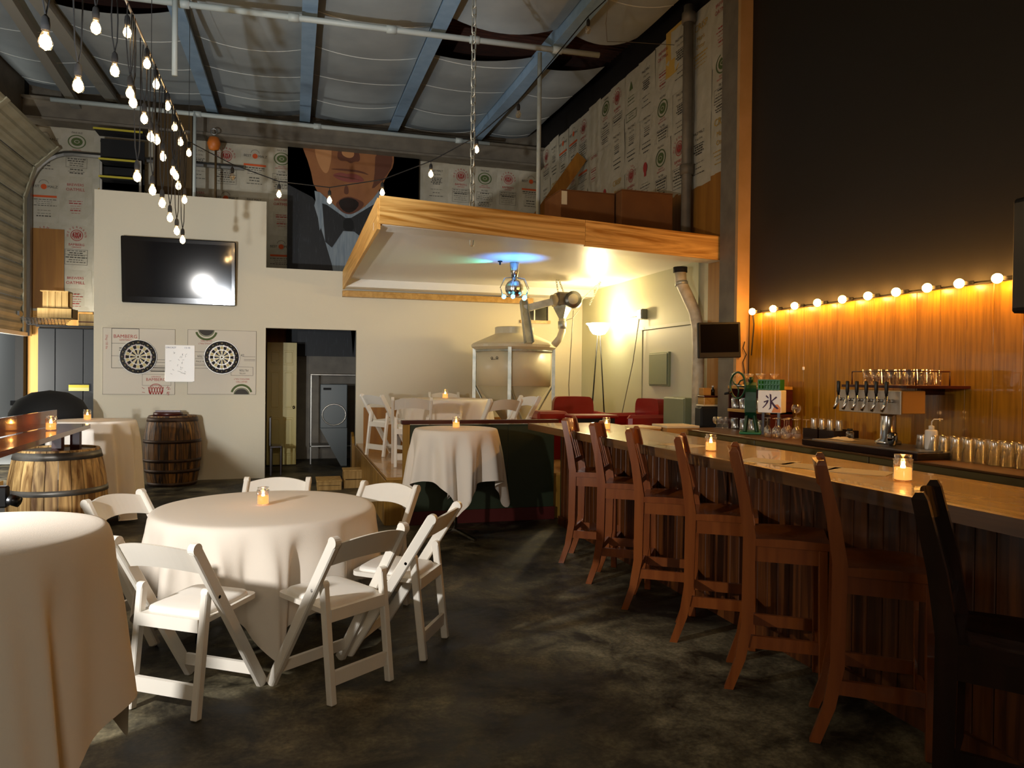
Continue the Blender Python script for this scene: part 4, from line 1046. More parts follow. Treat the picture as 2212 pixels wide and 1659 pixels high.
def dartboard(x, z, lab, r=.243):
    t = thing('dartboard', lab, 'dartboard', (x, YW-.014, z), R(0), 'dartboards')
    T = Matrix.Rotation(R(90), 4, 'X')
    MB().lathe([(0, 0), (r, 0), (r, .035), (r-.01, .04), (0, .04)], 40, 'dart_black', T=T).obj('board_body', t)
    m = MB(); y = -.043
    for k in range(20):
        a0, a1 = 2*PI*(k-.5)/20, 2*PI*(k+.5)/20
        c, d = ('dart_cream', 'dart_black') if k % 2 else ('dart_black', 'dart_cream')
        e = 'dart_green' if k % 2 else 'dart_red'
        for (q0, q1, mm) in ((.018, .105, c), (.105, .114, e), (.114, .165, c), (.165, .176, e)): ring(m, 0, 0, q0, q1, mm, y, 2, a0, a1)
    ring(m, 0, 0, .007, .018, 'dart_green', y, 16); ring(m, 0, 0, 0, .007, 'dart_red', y, 12)
    m.obj('scoring_face', t)
    m = MB(); 
    for q in (.018, .105, .114, .165, .176): ring(m, 0, 0, q-.0012, q+.0012, 'brushed', y-.003, 40)
    for k in range(20):
        a = 2*PI*(k-.5)/20; m.bar((.018*math.cos(a), y-.003, .018*math.sin(a)), (.19*math.cos(a), y-.003, .19*math.sin(a)), .0014, .0014, 'brushed')
    ring(m, 0, 0, r-.004, r-.001, 'brushed', y, 40); o = m.obj('wire_spider', t); o['kind'] = 'stuff'
    m = MB()
    for k, n in enumerate([20, 1, 18, 4, 13, 6, 10, 15, 2, 17, 3, 19, 7, 16, 8, 11, 14, 9, 12, 5]):
        a = PI/2-2*PI*k/20; put_text(m, str(n), .207*math.cos(a), .207*math.sin(a), .027, 'dart_cream', y, a-PI/2)
    o = m.obj('numbers', t); o['kind'] = 'stuff'
    return t
dartboard(-2.136, 1.788, 'left one of the two round dartboards on the partition wall'); dartboard(-1.02, 1.80, 'right one of the two round dartboards on the partition wall')
t = thing('whiteboard', 'small scribbled whiteboard hanging between the two dartboards', 'whiteboard', (-1.59, YW-.02, 1.44), 0)
m = MB(); m.box(-.2, .2, -.012, .0, 0, .53, 'vinyl_white', .008); m.obj('board', t)
m = MB(); rn = random.Random(3)
put_text(m, 'CRICKET', -.12, .49, .035, 'ink_blue', -.0135); put_text(m, 'I I-10', .1, .49, .035, 'ink_blue', -.0135)
for k in range(26):
    x, z = rn.choice((-.1, 0, .08, .03))+rn.uniform(-.03, .03), rn.uniform(.1, .42); a = rn.uniform(0, 3)
    l = .014; m.bar((x-l*math.cos(a), -.0135, z-l*math.sin(a)), (x+l*math.cos(a), -.0135, z+l*math.sin(a)), .003, .0008, 'ink_black', up=(0, 1, 0))
o = m.obj('handwriting', t); o['kind'] = 'stuff'
MB().box(-.18, .18, -.03, .0, -.005, .008, 'vinyl_white', .003).obj('pen_tray', t)

# ------------------------------------------------------------------ store room behind the doorway
dl = struct(thing('door_2', 'olive six panel door standing open', None, (-.44, 13.2, .02)))
MB().box(0, .47*1.55, 0, .04, 0, 2.08, 'olive_paint').obj('door_leaf', dl)
for (x0, x1) in ((.08, .32), (.41, .65)):
    for (z0, z1) in ((.16, .80), (.95, 1.60), (1.70, 1.95)):
        m = MB(); m.box(x0, x1, -.006, .0, z0, z1, 'olive_paint', .005); m.box(x0+.03, x1-.03, -.016, -.006, z0+.03, z1-.03, 'olive_paint', .008); m.obj('door_panel', dl)
MB().sphere((.66, -.05, .98), .03, 'chrome').obj('door_knob', dl)
dl.scale = (.66, 1, 1)
def chunk(name, lab, cat, loc, parts, rz=0, group=None):
    t = thing(name, lab, cat, loc, rz, group)
    for nm, a, mm in parts: MB().box(*a, mm, .006).obj(nm, t)
    return t
chunk('store_shelf', 'grey steel shelf with a pale board inside the store room', 'shelf', (.65, 13.3, 0), [('shelf_board', (-.38, .42, 0, .5, 1.55, 1.57), 'brushed'), ('upright', (-.38, -.35, 0, .03, 0, 1.55), 'steel'), ('upright', (.39, .42, 0, .03, 0, 1.55), 'steel'), ('lower_board', (-.38, .42, 0, .5, .3, .33), 'steel')])
t = thing('ice_machine', 'pale grey appliance standing under the store room shelf', 'appliance', (.63, 13.0, -.1))
MB().box(-.2, .25, 0, .25, .75, 1.5, 'appliance', .01).obj('upper_body', t); MB().prism([(-.2, .75), (.25, .75), (.25, .1), (.15, .1)], 0, .25, 'appliance').obj('chute', t)
m = MB(); m.torus((.03, -.01, .98), .18, .012, 'brushed', 16, 6, sx=1.1); m.obj('door_ring', t)
MB().box(-.15, -.02, -.01, 0, 1.4, 1.44, 'black_matte').obj('display', t)
chunk('dark_chair', 'dark wooden chair just inside the doorway by the left jamb', 'chair', (-.33, 12.1, 0), [('seat', (-.02, .16, -.2, .2, .43, .46), 'stool_dark'), ('leg', (-.02, .015, -.2, -.17, 0, .43), 'stool_dark'), ('leg', (.13, .16, -.2, -.17, 0, .43), 'stool_dark'), ('leg', (-.02, .015, .17, .2, 0, .43), 'stool_dark'), ('leg', (.13, .16, .17, .2, 0, .43), 'stool_dark'), ('backrest', (-.03, .0, -.2, .2, .46, .9), 'stool_dark')])

# ------------------------------------------------------------------ behind the partition, left
t = thing('platform_ladder', 'white railed warehouse ladder with black treads and yellow nosings behind the partition', 'ladder', (-2.75, 13.4, 0))
for s in (-1, 1): MB().tube([(s*.29, .1, 0), (s*.29, .1, 5.05)], .02, 8, 'white_paint').obj('rail', t)
for k, z in enumerate([5.48, 5.0, 4.72, 4.42, 4.1, 3.8, 3.5]):
    w_ = .36 if k in (0,) else .28
    MB().box(-w_, w_, -.1, .3, z-.02, z, 'black_matte').obj('tread', t); MB().box(-w_, w_, -.115, -.1, z-.03, z+.0, 'yellow').obj('nosing', t)
for z in (5.22, 4.85, 4.5): MB().box(-.34, .32, .28, .3, z-.26, z+.2, 'black_matte').obj('back_panel', t)
t = thing('steel_column', 'broad brown steel column behind the partition, left of the banner', 'column', (-2.0, 13.6, 0))
MB().box(-.3, .3, .28, .31, 0, 6.0, 'brown_col').obj('web', t); MB().box(-.3, -.27, .1, .28, 0, 6.0, 'brown_col').obj('flange', t); MB().box(.27, .3, .1, .28, 0, 6.0, 'brown_col').obj('flange', t)
t = thing('chain_hoist', 'orange chain hoist hanging from the far girder', 'hoist', (-1.33, 13.5, 5.45))
MB().lathe([(0, -.12), (.08, -.1), (.11, 0), (.08, .1), (0, .12)], 14, 'orange_paint').obj('housing', t); MB().torus((0, 0, .2), .05, .012, 'steel').obj('hook', t)
MB().tube([(.03, 0, -.1), (.03, 0, -1.2)], .022, 6, 'brown_col').obj('load_chain', t)
# tall dark cabinet with crates
t = thing('tall_cabinet', 'tall dark grey cabinet left of the partition wall', 'cabinet', (-3.19, 12.4, 0))
m = MB(); m.box(-.42, .52, .02, .7, 0, 2.22, 'grey_plastic', .01); t2 = m.obj('body', t)
for (a, b) in ((-.42, -.2), (-.19, .17), (.18, .52)): MB().box(a, b, -.0, .02, .02, 2.2, 'chalk_dark' if 'chalk_dark' in M else 'grey_plastic', .004).obj('door', t)
MB().box(-.44, .54, -.03, .02, 2.22, 2.25, 'black_matte').obj('top_edge', t)
t3 = thing('yellow_sign', 'small blank yellow label stuck on the dark cabinet', 'label', (-3.07, 12.385, 1.28)); MB().box(-.135, .135, 0, .006, 0, .05, 'yellow_pale').obj('lower_band', t3); MB().box(-.135, .135, 0, .006, .05, .09, 'yellow').obj('band', t3); MB().box(-.12, .13, 0, .006, .09, .11, 'black_matte').obj('upper_band', t3)
def crate(x, y, z, sx, sy, h, lab, n=3, m='crate_wood'):
    t = thing('wooden_crate', lab, 'crate', (x, y, z), 0, 'crates on the tall cabinet')
    hh = h/n
    for k in range(n):
        MB().box(-sx/2, sx/2, -sy/2, -sy/2+.012, k*hh+.006, (k+1)*hh-.006, m).obj('slat', t); MB().box(sx/2-.012, sx/2, -sy/2, sy/2, k*hh+.006, (k+1)*hh-.006, m).obj('slat', t)
    MB().box(-sx/2, sx/2, sy/2-.012, sy/2, 0, h, m).obj('back', t); MB().box(-sx/2, sx/2, -sy/2, sy/2, 0, .01, m).obj('base', t)
    return t
crate(-3.42, 12.65, 2.36, .46, .3, .15, 'low pale wooden crate on the tall cabinet', 1)
t = thing('wooden_crate', 'upright slatted pale crate, topmost on the tall cabinet', 'crate', (-3.42, 12.65, 2.515), 0, 'crates on the tall cabinet')
for k in range(4): MB().box(-.17+k*.085, -.17+k*.085+.078, -.12, -.105, 0, .24, 'crate_wood').obj('slat', t)
MB().box(-.17, .17, -.105, .1, 0, .02, 'crate_wood').obj('base', t); MB().box(-.2, .17, -.13, .1, .24, .255, 'crate_wood').obj('lid', t)
MB().box(-.2, .17, .085, .1, 0.02, .24, 'crate_wood').obj('back', t)
chunk('long_crate', 'long yellowish board crate on the right of the tall cabinet', 'crate', (-2.95, 12.7, 2.25), [('front_board', (-.17, .22, -.15, -.135, 0, .19), 'crate_wood'), ('body', (-.17, .22, -.135, .2, 0, .17), 'ply_wall'), ('strap', (-.17, .22, -.156, -.15, .06, .075), 'red_paint')])
t = thing('wire_basket', 'tangled dark wire basket on top of the tall cabinet', 'basket', (-3.45, 12.55, 2.255))
rn = random.Random(9); m = MB()
for k in range(5): m.tube([(-.32-.02*k, -.12, .012+.02*k), (.2+.02*k, -.14, .012+.02*k)], .005, 5, 'black_matte')
for k in range(12): x = -.3+k*.045; m.tube([(x, -.13, .0), (x-.02, -.14, .1)], .004, 5, 'black_matte')
m.tube([(-.3, -.12, 0), (-.3, .12, 0), (.2, .12, 0), (.2, -.12, 0), (-.3, -.12, 0)], .005, 5, 'black_matte')
o = m.obj('wire_mesh', t); o['kind'] = 'stuff'
# black kettle shaped grill
t = thing('kettle_grill', 'large round black covered drum behind the tall cloth table at the left', 'grill', (-2.95, 10.6, 0))
MB().lathe([(0, .25), (.35, .35), (.43, .7), (.44, .95)], 28, 'black_matte').obj('bowl', t)
MB().lathe([(.45, .95), (.44, 1.05), (.36, 1.2), (.2, 1.3), (0, 1.33)], 28, 'black_matte').obj('lid', t)
for k in range(3): MB().tube([(.3*math.cos(k*2.1), .3*math.sin(k*2.1), .45), (.38*math.cos(k*2.1), .38*math.sin(k*2.1), 0)], .02, 8, 'black_matte').obj('leg', t)
MB().box(-.42, -.36, -.05, .0, 1.14, 1.2, 'black_matte').obj('handle', t)
# small led work lamp on a stand behind the near cloth table
t = thing('work_lamp', 'small bright work lamp on a low stand at the left edge', 'lamp', (-1.86, 5.55, 0))
MB().tube([(0, 0, 0), (0, 0, .68)], .015, 8, 'black_plastic').obj('stand', t)
for k in range(3): MB().tube([(0, 0, .2), (.22*math.cos(k*2.1), .22*math.sin(k*2.1), 0.01)], .01, 8, 'black_plastic').obj('leg', t)
MB().box(-.08, .08, -.03, .03, .68, .82, 'black_plastic', .01).obj('housing', t); MB().box(-.09, -.08, -.025, .025, .7, .8, 'led_white').obj('lens', t)
MB().tube([(.1, -.05, .74), (.16, -.06, .72)], .035, 12, 'black_plastic').obj('knob', t)
t = thing('side_bench', 'pale wooden bench top under the ledge at the left edge', 'bench', (-2.35, 6.6, 0))
MB().box(-.5, .1, -.6, .3, .64, .68, 'crate_wood').obj('bench_top', t)
for a in (-.45, .05): MB().box(a-.03, a+.03, .2, .26, 0, .64, 'black_matte').obj('leg', t); MB().box(a-.03, a+.03, -.55, -.49, 0, .64, 'black_matte').obj('leg', t)

# ------------------------------------------------------------------ grain hopper and auger
t = thing('grain_hopper', 'large cream plastic grain hopper with a cone bottom on steel legs', 'hopper', (3.18, 10.72, .5))
H = lambda prof, mm, nm, sm_=True: MB().lathe(prof, 48, mm, smooth=sm_).obj(nm, t)
H([(.56, 1.50), (.56, .93)], 'plastic_tank', 'tank_body'); H([(.555, .93), (.08, .28), (.08, .2)], 'tank_cone', 'tank_cone')
H([(.575, 1.46), (.64, 1.50), (.645, 1.535), (.62, 1.56), (.30, 1.70), (.29, 1.71), (.29, 1.80), (.27, 1.81), (0, 1.81)], 'plastic_tank', 'lid', False)
H([(.572, 1.43), (.58, 1.43), (.58, 1.46), (.572, 1.46)], 'galv', 'band')
for k in range(4):
    a = R(-112+90*k); x, y = .60*math.cos(a), .60*math.sin(a)
    m = MB(); m.bar((x, y, 0), (x, y, 1.50), .05, .05, 'galv', up=(math.cos(a), math.sin(a), 0)); m.obj('leg', t)
    m = MB(); a2 = a+R(90); m.bar((x*.98, y*.98, .93), (.3*math.cos(a+R(40)), .3*math.sin(a+R(40)), .30), .03, .012, 'galv'); m.obj('brace', t)
m = MB(); m.torus((0, 0, 0), .014, .004, 'ink_black', 14, 5, T=Matrix.Translation((-.44, -.365, 1.33))); m.torus((0, 0, 0), .014, .004, 'ink_black', 14, 5, T=Matrix.Translation((-.38, -.425, 1.335))); m.bar((-.45, -.36, 1.31), (-.36, -.43, 1.315), .004, .006, 'ink_black'); m.obj('emblem', t)
t = thing('auger_conveyor', 'galvanised auger bracket with a round motor and funnel above the hopper', 'conveyor', (3.35, 10.3, 2.05))
m = MB(); m.bar((-.14, -.25, -.0), (-.16, .0, .62), .10, .012, 'galv', up=(0, 1, 0)); m.bar((-.20, -.25, .0), (-.20, .0, .62), .012, .1, 'galv'); m.bar((-.09, -.25, .0), (-.12, .0, .62), .012, .1, 'galv'); m.obj('bracket', t)
MB().bar((-.15, .0, .50), (.28, -.1, .62), .10, .10, 'galv').obj('chute', t)
MB().tube([(.24, -.12, .62), (.33, -.12, .64)], .09, 16, 'tank_cone').obj('gearbox', t)
MB().box(.30, .52, -.22, .02, .55, .75, 'grey_steel', .02).obj('drive_housing', t)
m = MB(); m.lathe([(.045, 0), (.06, .02), (.14, .16), (.14, .2)], 4, 'galv', (.40, -.12, .36), smooth=False, T=None); m.obj('funnel', t)
m = MB(); m.tube([(.50, -.3, .64), (.62, -.02, .64)], .12, 20, 'steel'); m.obj('motor', t)
m = MB(); m.tube([(.497, -.307, .64), (.50, -.3, .64)], .075, 18, 'plastic_tank'); m.obj('motor_cap', t)
MB().tube([(.40, -.12, .37), (.40, -.12, .26), (.40, -.12, .18), (.36, -.13, .08), (.27, -.14, -.02)], .052, 14, 'plastic_tank').obj('elbow_pipe', t)
MB().tube([(.40, -.12, .33), (.40, -.12, .22)], .062, 14, 'galv').obj('clamp', t)
MB().tube([(.47, -.1, .35), (.56, -.1, .38), (.66, -.12, .5)], .005, 6, 'grey_steel').obj('hose', t)
MB().tube([(.58, -.1, .5), (.57, -.05, .0), (.56, .0, -.6), (.60, .0, -1.5)], .006, 6, 'grey_steel').obj('power_cord', t)
chain('motor_chain', 'light chain holding the auger motor, left strand', (3.72, 10.2, 2.58), (3.66, 10.2, 2.98), .04, .004, .011)
chain('motor_chain', 'light chain holding the auger motor, middle strand', (3.82, 10.1, 2.60), (3.70, 10.2, 2.98), .04, .004, .011)
chain('motor_chain', 'light chain holding the auger motor, long sloping strand', (3.93, 10.1, 2.62), (4.35, 10.2, 2.98), .04, .004, .011)
chain('motor_chain', 'light chain holding the auger motor, right strand', (4.10, 10.0, 2.62), (4.36, 10.2, 2.98), .04, .004, .011)

# ------------------------------------------------------------------ mirror ball lamp under the platform
t = thing('party_light', 'mirrored globe lamp with little coloured spots hanging under the platform', 'lamp', (2.62, 8.85, 2.66))
MB().lathe([(.03, .10), (.05, .2), (.06, .32), (0, .325)], 14, 'chrome').obj('mount', t)
m = MB(); m.sphere((0, 0, 0), .115, 'chrome', 20, 14); m.sm = [False]*len(m.sm); m.obj('globe', t)
for k, (dx, dy) in enumerate(((-.17, -.05), (.14, -.08), (.17, .05), (-.06, -.14))):
    pts = [(dx*.1, dy*.1, .14), (dx*.8, dy*.8, .12), (dx*1.15, dy*1.15, .0), (dx*.95, dy*.95, -.10)]
    MB().tube(pts, .006, 6, 'chrome').obj('arm', t); MB().sphere((dx*.85, dy*.85, -.11), .028, 'disco_spot', 10, 8).obj('spot', t)
lamp('party_glow', 'SPOT', (2.6, 8.4, 2.42), 70, (.05, .3, 1), .02, aim=(2.52, 8.5, 3.0), spot=85, blend=1)
lamp('party_glow_green', 'SPOT', (2.46, 8.9, 2.86), 14, (.1, 1, .7), .01, aim=(1.9, 8.9, 2.98), spot=80, blend=.8)
t = thing('ceiling_hook', 'small dark hook screwed under the platform beside the mirrored globe', 'hook', (2.42, 8.8, 2.95)); MB().lathe([(.03, .035), (.03, .025), (.012, .02), (.012, -.01), (0, -.015)], 10, 'black_matte').obj('hook', t)

# ------------------------------------------------------------------ floor lamp, sofa
t = thing('floor_lamp', 'torchiere floor lamp with a glowing bowl shade on thin dark legs', 'lamp', (4.36, 10.25, .5))
MB().lathe([(.03, 1.70), (.09, 1.715), (.13, 1.77), (.155, 1.83), (.19, 1.865), (.192, 1.87), (.15, 1.83), (.1, 1.76), (0, 1.73)], 28, 'lamp_shade').obj('lamp_shade', t)
for k in range(4):
    a = R(20+90*k); MB().tube([(.18*math.cos(a), .18*math.sin(a), 0), (.025*math.cos(a), .025*math.sin(a), 1.70)], .008, 8, 'black_plastic').obj('leg', t)
lamp('floor_lamp_light', 'POINT', (4.28, 10.2, 2.46), 66, (1, .74, .34), .06)
def armchair(x, y, rz, lab, wd=.62):
    t = thing('red_armchair', lab, 'armchair', (x, y, .5), rz, 'red vinyl armchairs')
    MB().box(-wd/2+.08, wd/2-.08, -.28, .25, .12, .42, 'red_vinyl', .05).obj('seat', t)
    m = MB(); pr = sm([(-wd/2+.02, .3), (-wd/2+.02, .6), (-wd/2+.04, .79), (-wd/2+.16, .80), (wd/2-.16, .80), (wd/2-.04, .79), (wd/2-.02, .6), (wd/2-.02, .3)], 2); m.prism(pr, .2, .34, 'red_vinyl'); m.obj('backrest', t)
    for s in (-1, 1): MB().box(s*wd/2-.055, s*wd/2+.055, -.3, .28, .1, .60, 'red_vinyl', .04).obj('armrest', t)
    MB().box(-wd/2, wd/2, -.28, .28, 0, .1, 'black_matte').obj('base', t)
    return t
armchair(3.70, 9.42, R(-8), 'red vinyl armchair on the stage, the wider of two, facing us'); armchair(4.24, 8.78, R(-80), 'red vinyl armchair on the stage nearest the green side wall', .56)
t = thing('red_bench', 'low red vinyl bench seat left of the red armchair', 'bench', (3.22, 9.2, .5)); MB().box(-.22, .2, -.2, .2, .5, .62, 'red_vinyl', .03).obj('cushion', t); MB().box(-.2, .18, -.18, .18, 0, .5, 'red_vinyl').obj('base', t)
t = thing('low_table', 'low table with a padded red edge between the red armchairs', 'table', (3.62, 8.65, .5)); MB().box(-.32, .26, -.2, .2, .56, .60, 'red_vinyl', .015).obj('table_top', t); MB().box(-.28, .22, -.16, .16, 0, .56, 'black_matte').obj('base', t)

# ------------------------------------------------------------------ side wall fittings
chunk('breaker_panel', 'grey green electrical panel on the stage side wall', 'panel', (4.62, 8.85, 1.46), [('cabinet', (0, .045, -.27, .27, 0, .45), 'green_box'), ('door', (-.015, 0, -.25, .25, .02, .43), 'green_box')])
chunk('junction_box', 'small metal junction box high on the stage side wall', 'box', (4.58, 9.35, 2.38), [('box', (0, .085, -.07, .07, 0, .14), 'steel'), ('cover', (-.01, 0, -.06, .06, .01, .13), 'brushed'), ('conduit', (.02, .06, .07, .35, .05, .08), 'brushed')])
chunk('utility_box', 'dull green cabinet low on the stage side wall', 'cabinet', (4.50, 8.2, .55), [('body', (0, .165, -.26, .26, 0, .78), 'green_box'), ('door', (-.012, 0, -.25, .25, .01, .77), 'green_box')])
d3 = struct(thing('door_3', 'closed pale door with a top ledge in the stage side wall', None, (4.655, 8.7, .5)))
MB().box(0, .012, -.68, .68, 0, 1.72, 'door_green').obj('door_leaf', d3); MB().box(-.02, .012, -.75, .75, 1.73, 1.77, 'door_green').obj('head_trim', d3)
MB().box(-.01, .012, .69, .75, 0, 1.73, 'plaster_green').obj('side_trim', d3)
t = thing('flue_duct', 'wrapped pale duct bending down under the platform to the side wall', 'duct', (4.45, 7.9, 0))
MB().tube([(.0, .1, 2.86), (.0, .08, 2.72), (.04, .02, 2.58), (.10, -.08, 2.35), (.12, -.12, 2.15), (.13, -.12, 1.9), (.13, -.12, 1.0)], .07, 14, 'duct').obj('duct', t); MB().tube([(0, .1, 2.905), (0, .1, 2.84)], .085, 14, 'black_matte').obj('collar', t)
MB().tube([(.0, .07, 2.72), (.0, .06, 2.68)], .078, 14, 'galv').obj('clamp', t)
t = thing('small_television', 'small dark television on a wall arm between the duct and the post', 'television', (4.36, 6.98, 1.79)); t.rotation_euler = (0, R(-2), R(-10))
MB().box(-.235, .235, -.03, .02, 0, .38, 'black_matte', .008).obj('frame', t); MB().box(-.21, .21, -.034, -.0305, .06, .36, 'dull_screen').obj('screen', t)
MB().bar((.0, .02, .19), (.2, .25, .19), .03, .05, 'black_matte').obj('wall_arm', t)
t = thing('tangled_cable', 'tangled cables hanging from the side of the small television', 'cable', (4.64, 6.93, 1.85)); MB().tube([(0, 0, .12), (-.02, 0, .05), (.02, 0, -.02), (-.02, 0, -.1), (0, 0, -.2), (.0, .0, -.38)], .005, 6, 'black_matte').obj('cable', t)
t = thing('power_cord', 'thin dark cord hanging from the junction box down the side wall', 'cord', (4.6, 9.4, 2.38)); MB().tube([(0, 0, 0), (-.04, .1, -.6), (-.1, .25, -1.2), (-.14, .4, -1.75)], .006, 6, 'grey_steel').obj('cord', t)

# ------------------------------------------------------------------ back bar
t = thing('back_bar', 'dark green fronted back bar counter along the wood panelling', 'counter', (3.9, 0, 0))
for i in range(4):
    y1 = 7.0-i*2.0; MB().box(-.01, .765, y1-1.997, y1, 1.03, 1.045, 'bar_edge', .003).obj('counter_top', t)
for i in range(6): y1 = 7.0-i*1.35; MB().box(.0, .02, y1-1.34, y1, .1, 1.029, 'back_bar_green', .004).obj('front_panel', t)
MB().box(.02, .765, -1, 7.0, 0, 1.0, 'black_matte').obj('carcass', t)
t = thing('drip_tray', 'raised dark wooden drip tray under the beer taps', 'tray', (4.0, 4.65, 1.047))
MB().box(-.08, .45, -.75, .40, 0, .045, 'stool_dark', .004).obj('tray_base', t); MB().box(-.02, .4, -.7, .35, .045, .05, 'steel').obj('grille', t)
# tap tower
t = thing('beer_tower', 'chrome beer tower with six taps and black handles', 'tap tower', (4.25, 4.50, 1.098))
MB().lathe([(.09, 0), (.09, .02), (.058, .04), (.055, .2), (.055, .235)], 24, 'chrome').obj('column', t)
m = MB(); m.box(-.17, .04, -.30, .30, .235, .40, 'carton_tan', .006); m.obj('header_box', t)
MB().box(-.185, -.17, -.305, .305, .23, .40, 'brushed', .004).obj('face_plate', t)
for k in range(6):
    y = .25-k*.096
    MB().tube([(-.18, y, .325), (-.235, y, .325)], .012, 10, 'chrome').obj('shank', t)
    f = MB().tube([(-.235, y, .355), (-.24, y, .325), (-.25, y+.0, .295), (-.275, y, .25)], .012, 10, 'chrome', rr=[.01, .015, .013, .011]).obj('faucet', t)
    MB().lathe([(.008, -.02), (.010, .0), (.013, .01), (.014, .085), (.012, .09), (0, .09)], 12, 'black_plastic', (-.237, y, .375)).obj('tap_handle', t)
t = thing('wall_shelf', 'dark red wall shelf above the beer taps', 'shelf', (4.4, 4.50, 1.515)); MB().box(-.30, .27, -.32, .32, 0, .02, 'dark_red_wood').obj('shelf_board', t); MB().box(.05, .27, -.1, -.06, -.05, 0, 'dark_red_wood').obj('bracket', t)
t = thing('glass_rack', 'low rack railing around the tumblers above the taps', 'rack', (4.34, 4.50, 1.536))
m = MB(); m.tube([(-.15, -.31, .10), (-.15, .31, .10), (.15, .31, .10), (.15, -.31, .10), (-.15, -.31, .10)], .005, 6, 'dark_red_wood'); m.obj('top_rail', t)
for a in (-.15, .15):
    for b in (-.31, .31): MB().tube([(a, b, 0), (a, b, .10)], .005, 6, 'dark_red_wood').obj('post', t)
# glassware
def gl(prof, n=14, mm='glass'): m = MB(); m.lathe(prof, n, mm); return m.mesh('glassware')
G_tumbler = gl([(0, .002), (.026, .002), (.034, .115), (.032, .115), (.024, .006)])
G_pint = gl([(0, .148), (.03, .150), (.032, .14), (.043, .0), (.041, .0), (.029, .138)], mm='glass_ribbed')
G_wine = gl([(.028, .0), (.034, .045), (.03, .08), (.012, .10), (.004, .108), (.004, .165), (.03, .17), (.032, .173), (.002, .176)])
G_coupe = gl([(.03, 0), (.028, .004), (.004, .012), (.004, .07), (.02, .085), (.042, .115), (.044, .125)])
G_mug = gl([(0, .002), (.036, .002), (.038, .01), (.038, .10), (.03, .105), (.036, .11), (.036, .115)], mm='glass_ribbed')
G_snifter = gl([(0, .003), (.03, .0), (.004, .01), (.004, .04), (.03, .05), (.043, .08), (.04, .105), (.032, .12)])
G_dark = gl([(0, .002), (.022, .002), (.038, .04), (.036, .08), (.028, .1)], mm='glass_dark')
GN = {}
def glass(me, x, y, z, what, grp, name='glass'):
    k = GN.get(grp, 0); GN[grp] = k+1
    o = link(name, me, None, (x, y, z)); tag(o, what % (ORD[k] if k < len(ORD) else 'another'), 'glass', grp); return o
for row in range(2):
    for k in range(13):
        glass(G_pint, 4.22+row*.10, 4.16-k*.094+row*.03, 1.046, 'upturned pint glass, %s from the squeeze bottle in the '+('front' if row == 0 else 'back')+' row', 'upturned pint glasses, '+('front row' if row == 0 else 'back row'), 'pint_glass')
for row in range(3):
    for k in range(7): glass(G_tumbler, 4.27+row*.08, 4.74-k*.083, 1.537, 'tumbler in the rack above the taps, %s from left, '+('front', 'middle', 'back')[row]+' row', 'tumblers above the taps, row %d' % (row+1), 'tumbler')
# rack of glasses at the far end of the back bar
t = thing('glass_shelf', 'wooden two tier shelf of glasses beside the green ice shaver', 'shelf', (4.52, 6.5, 1.047))
for z in (.18, .42): MB().box(-.14, .12, -.38, .34, z, z+.03, 'oak', .003).obj('shelf_board', t)
for y in (-.37, .33): MB().box(-.13, .12, y-.01, y+.01, 0, .42, 'dark_red_wood').obj('side_frame', t)
MB().box(.10, .12, -.37, .33, 0, .42, 'dark_red_wood').obj('back_board', t)
for k in range(6): glass(G_coupe, 4.44+(k % 2)*.09, 6.78-k*.105, 1.498, 'stemmed glass on top of the glass shelf, %s from the left', 'stemmed glasses on the shelf top', 'stemmed_glass')
for k in range(8): glass(G_mug, 4.42+(k % 2)*.09, 6.76-k*.075, 1.258, 'glass jar on the middle tier of the glass shelf, %s from the left', 'jars on the middle tier', 'glass_jar')
for k in range(8): glass(G_mug, 4.42+(k % 2)*.09, 6.76-k*.078, 1.047, 'glass under the lowest shelf tier, %s from the left', 'glasses under the shelf', 'glass_jar')
for k in range(3): glass(G_snifter, 4.28+.05*k, 6.88-k*.03, 1.047, 'stemmed beer glass beside the black bin, %s from the left', 'beer glasses by the bin', 'beer_glass')
for k in range(9): glass(G_wine, 4.12+(k % 3)*.09, 5.78-(k//3)*.12-(k % 3)*.03, 1.047, 'upturned wine glass right of the ice shaver, %s of the cluster', 'upturned wine glasses', 'wine_glass')
glass(G_snifter, 4.3, 5.62, 1.225, 'single glass balanced upright on the %s upturned wine glasses', 'glass on top of the wine glasses', 'beer_glass')
glass(G_dark, 4.10, 4.30, 1.098, 'small smoky stemless glass on the drip tray, the %s right of the tower', 'smoky glass', 'stemless_glass')
# dark crates with tall glasses
for j, (y, lab) in enumerate(((5.28, 'left'), (5.08, 'right'))):
    t = thing('glass_crate', 'dark crate holding tall glasses, %s one of two' % lab, 'crate', (4.3, y, 1.047), 0, 'dark crates on the back bar')
    for (a, nm) in (((-.12, .12, -.09, -.082, 0, .11), 'side'), ((-.12, .12, .082, .09, 0, .11), 'side'), ((-.12, -.112, -.082, .082, 0, .11), 'end'), ((.112, .12, -.082, .082, 0, .11), 'end'), ((-.112, .112, -.082, .082, 0, .006), 'base')): MB().box(*a, 'stool_dark').obj(nm, t)
    for k in range(2): glass(G_pint, 4.25+.02*k, y+.04-k*.08, 1.054, 'tall glass standing in the '+lab+' dark crate, %s from the left', 'glasses in the '+lab+' dark crate', 'tall_glass').scale = (.8, .8, 1.25)
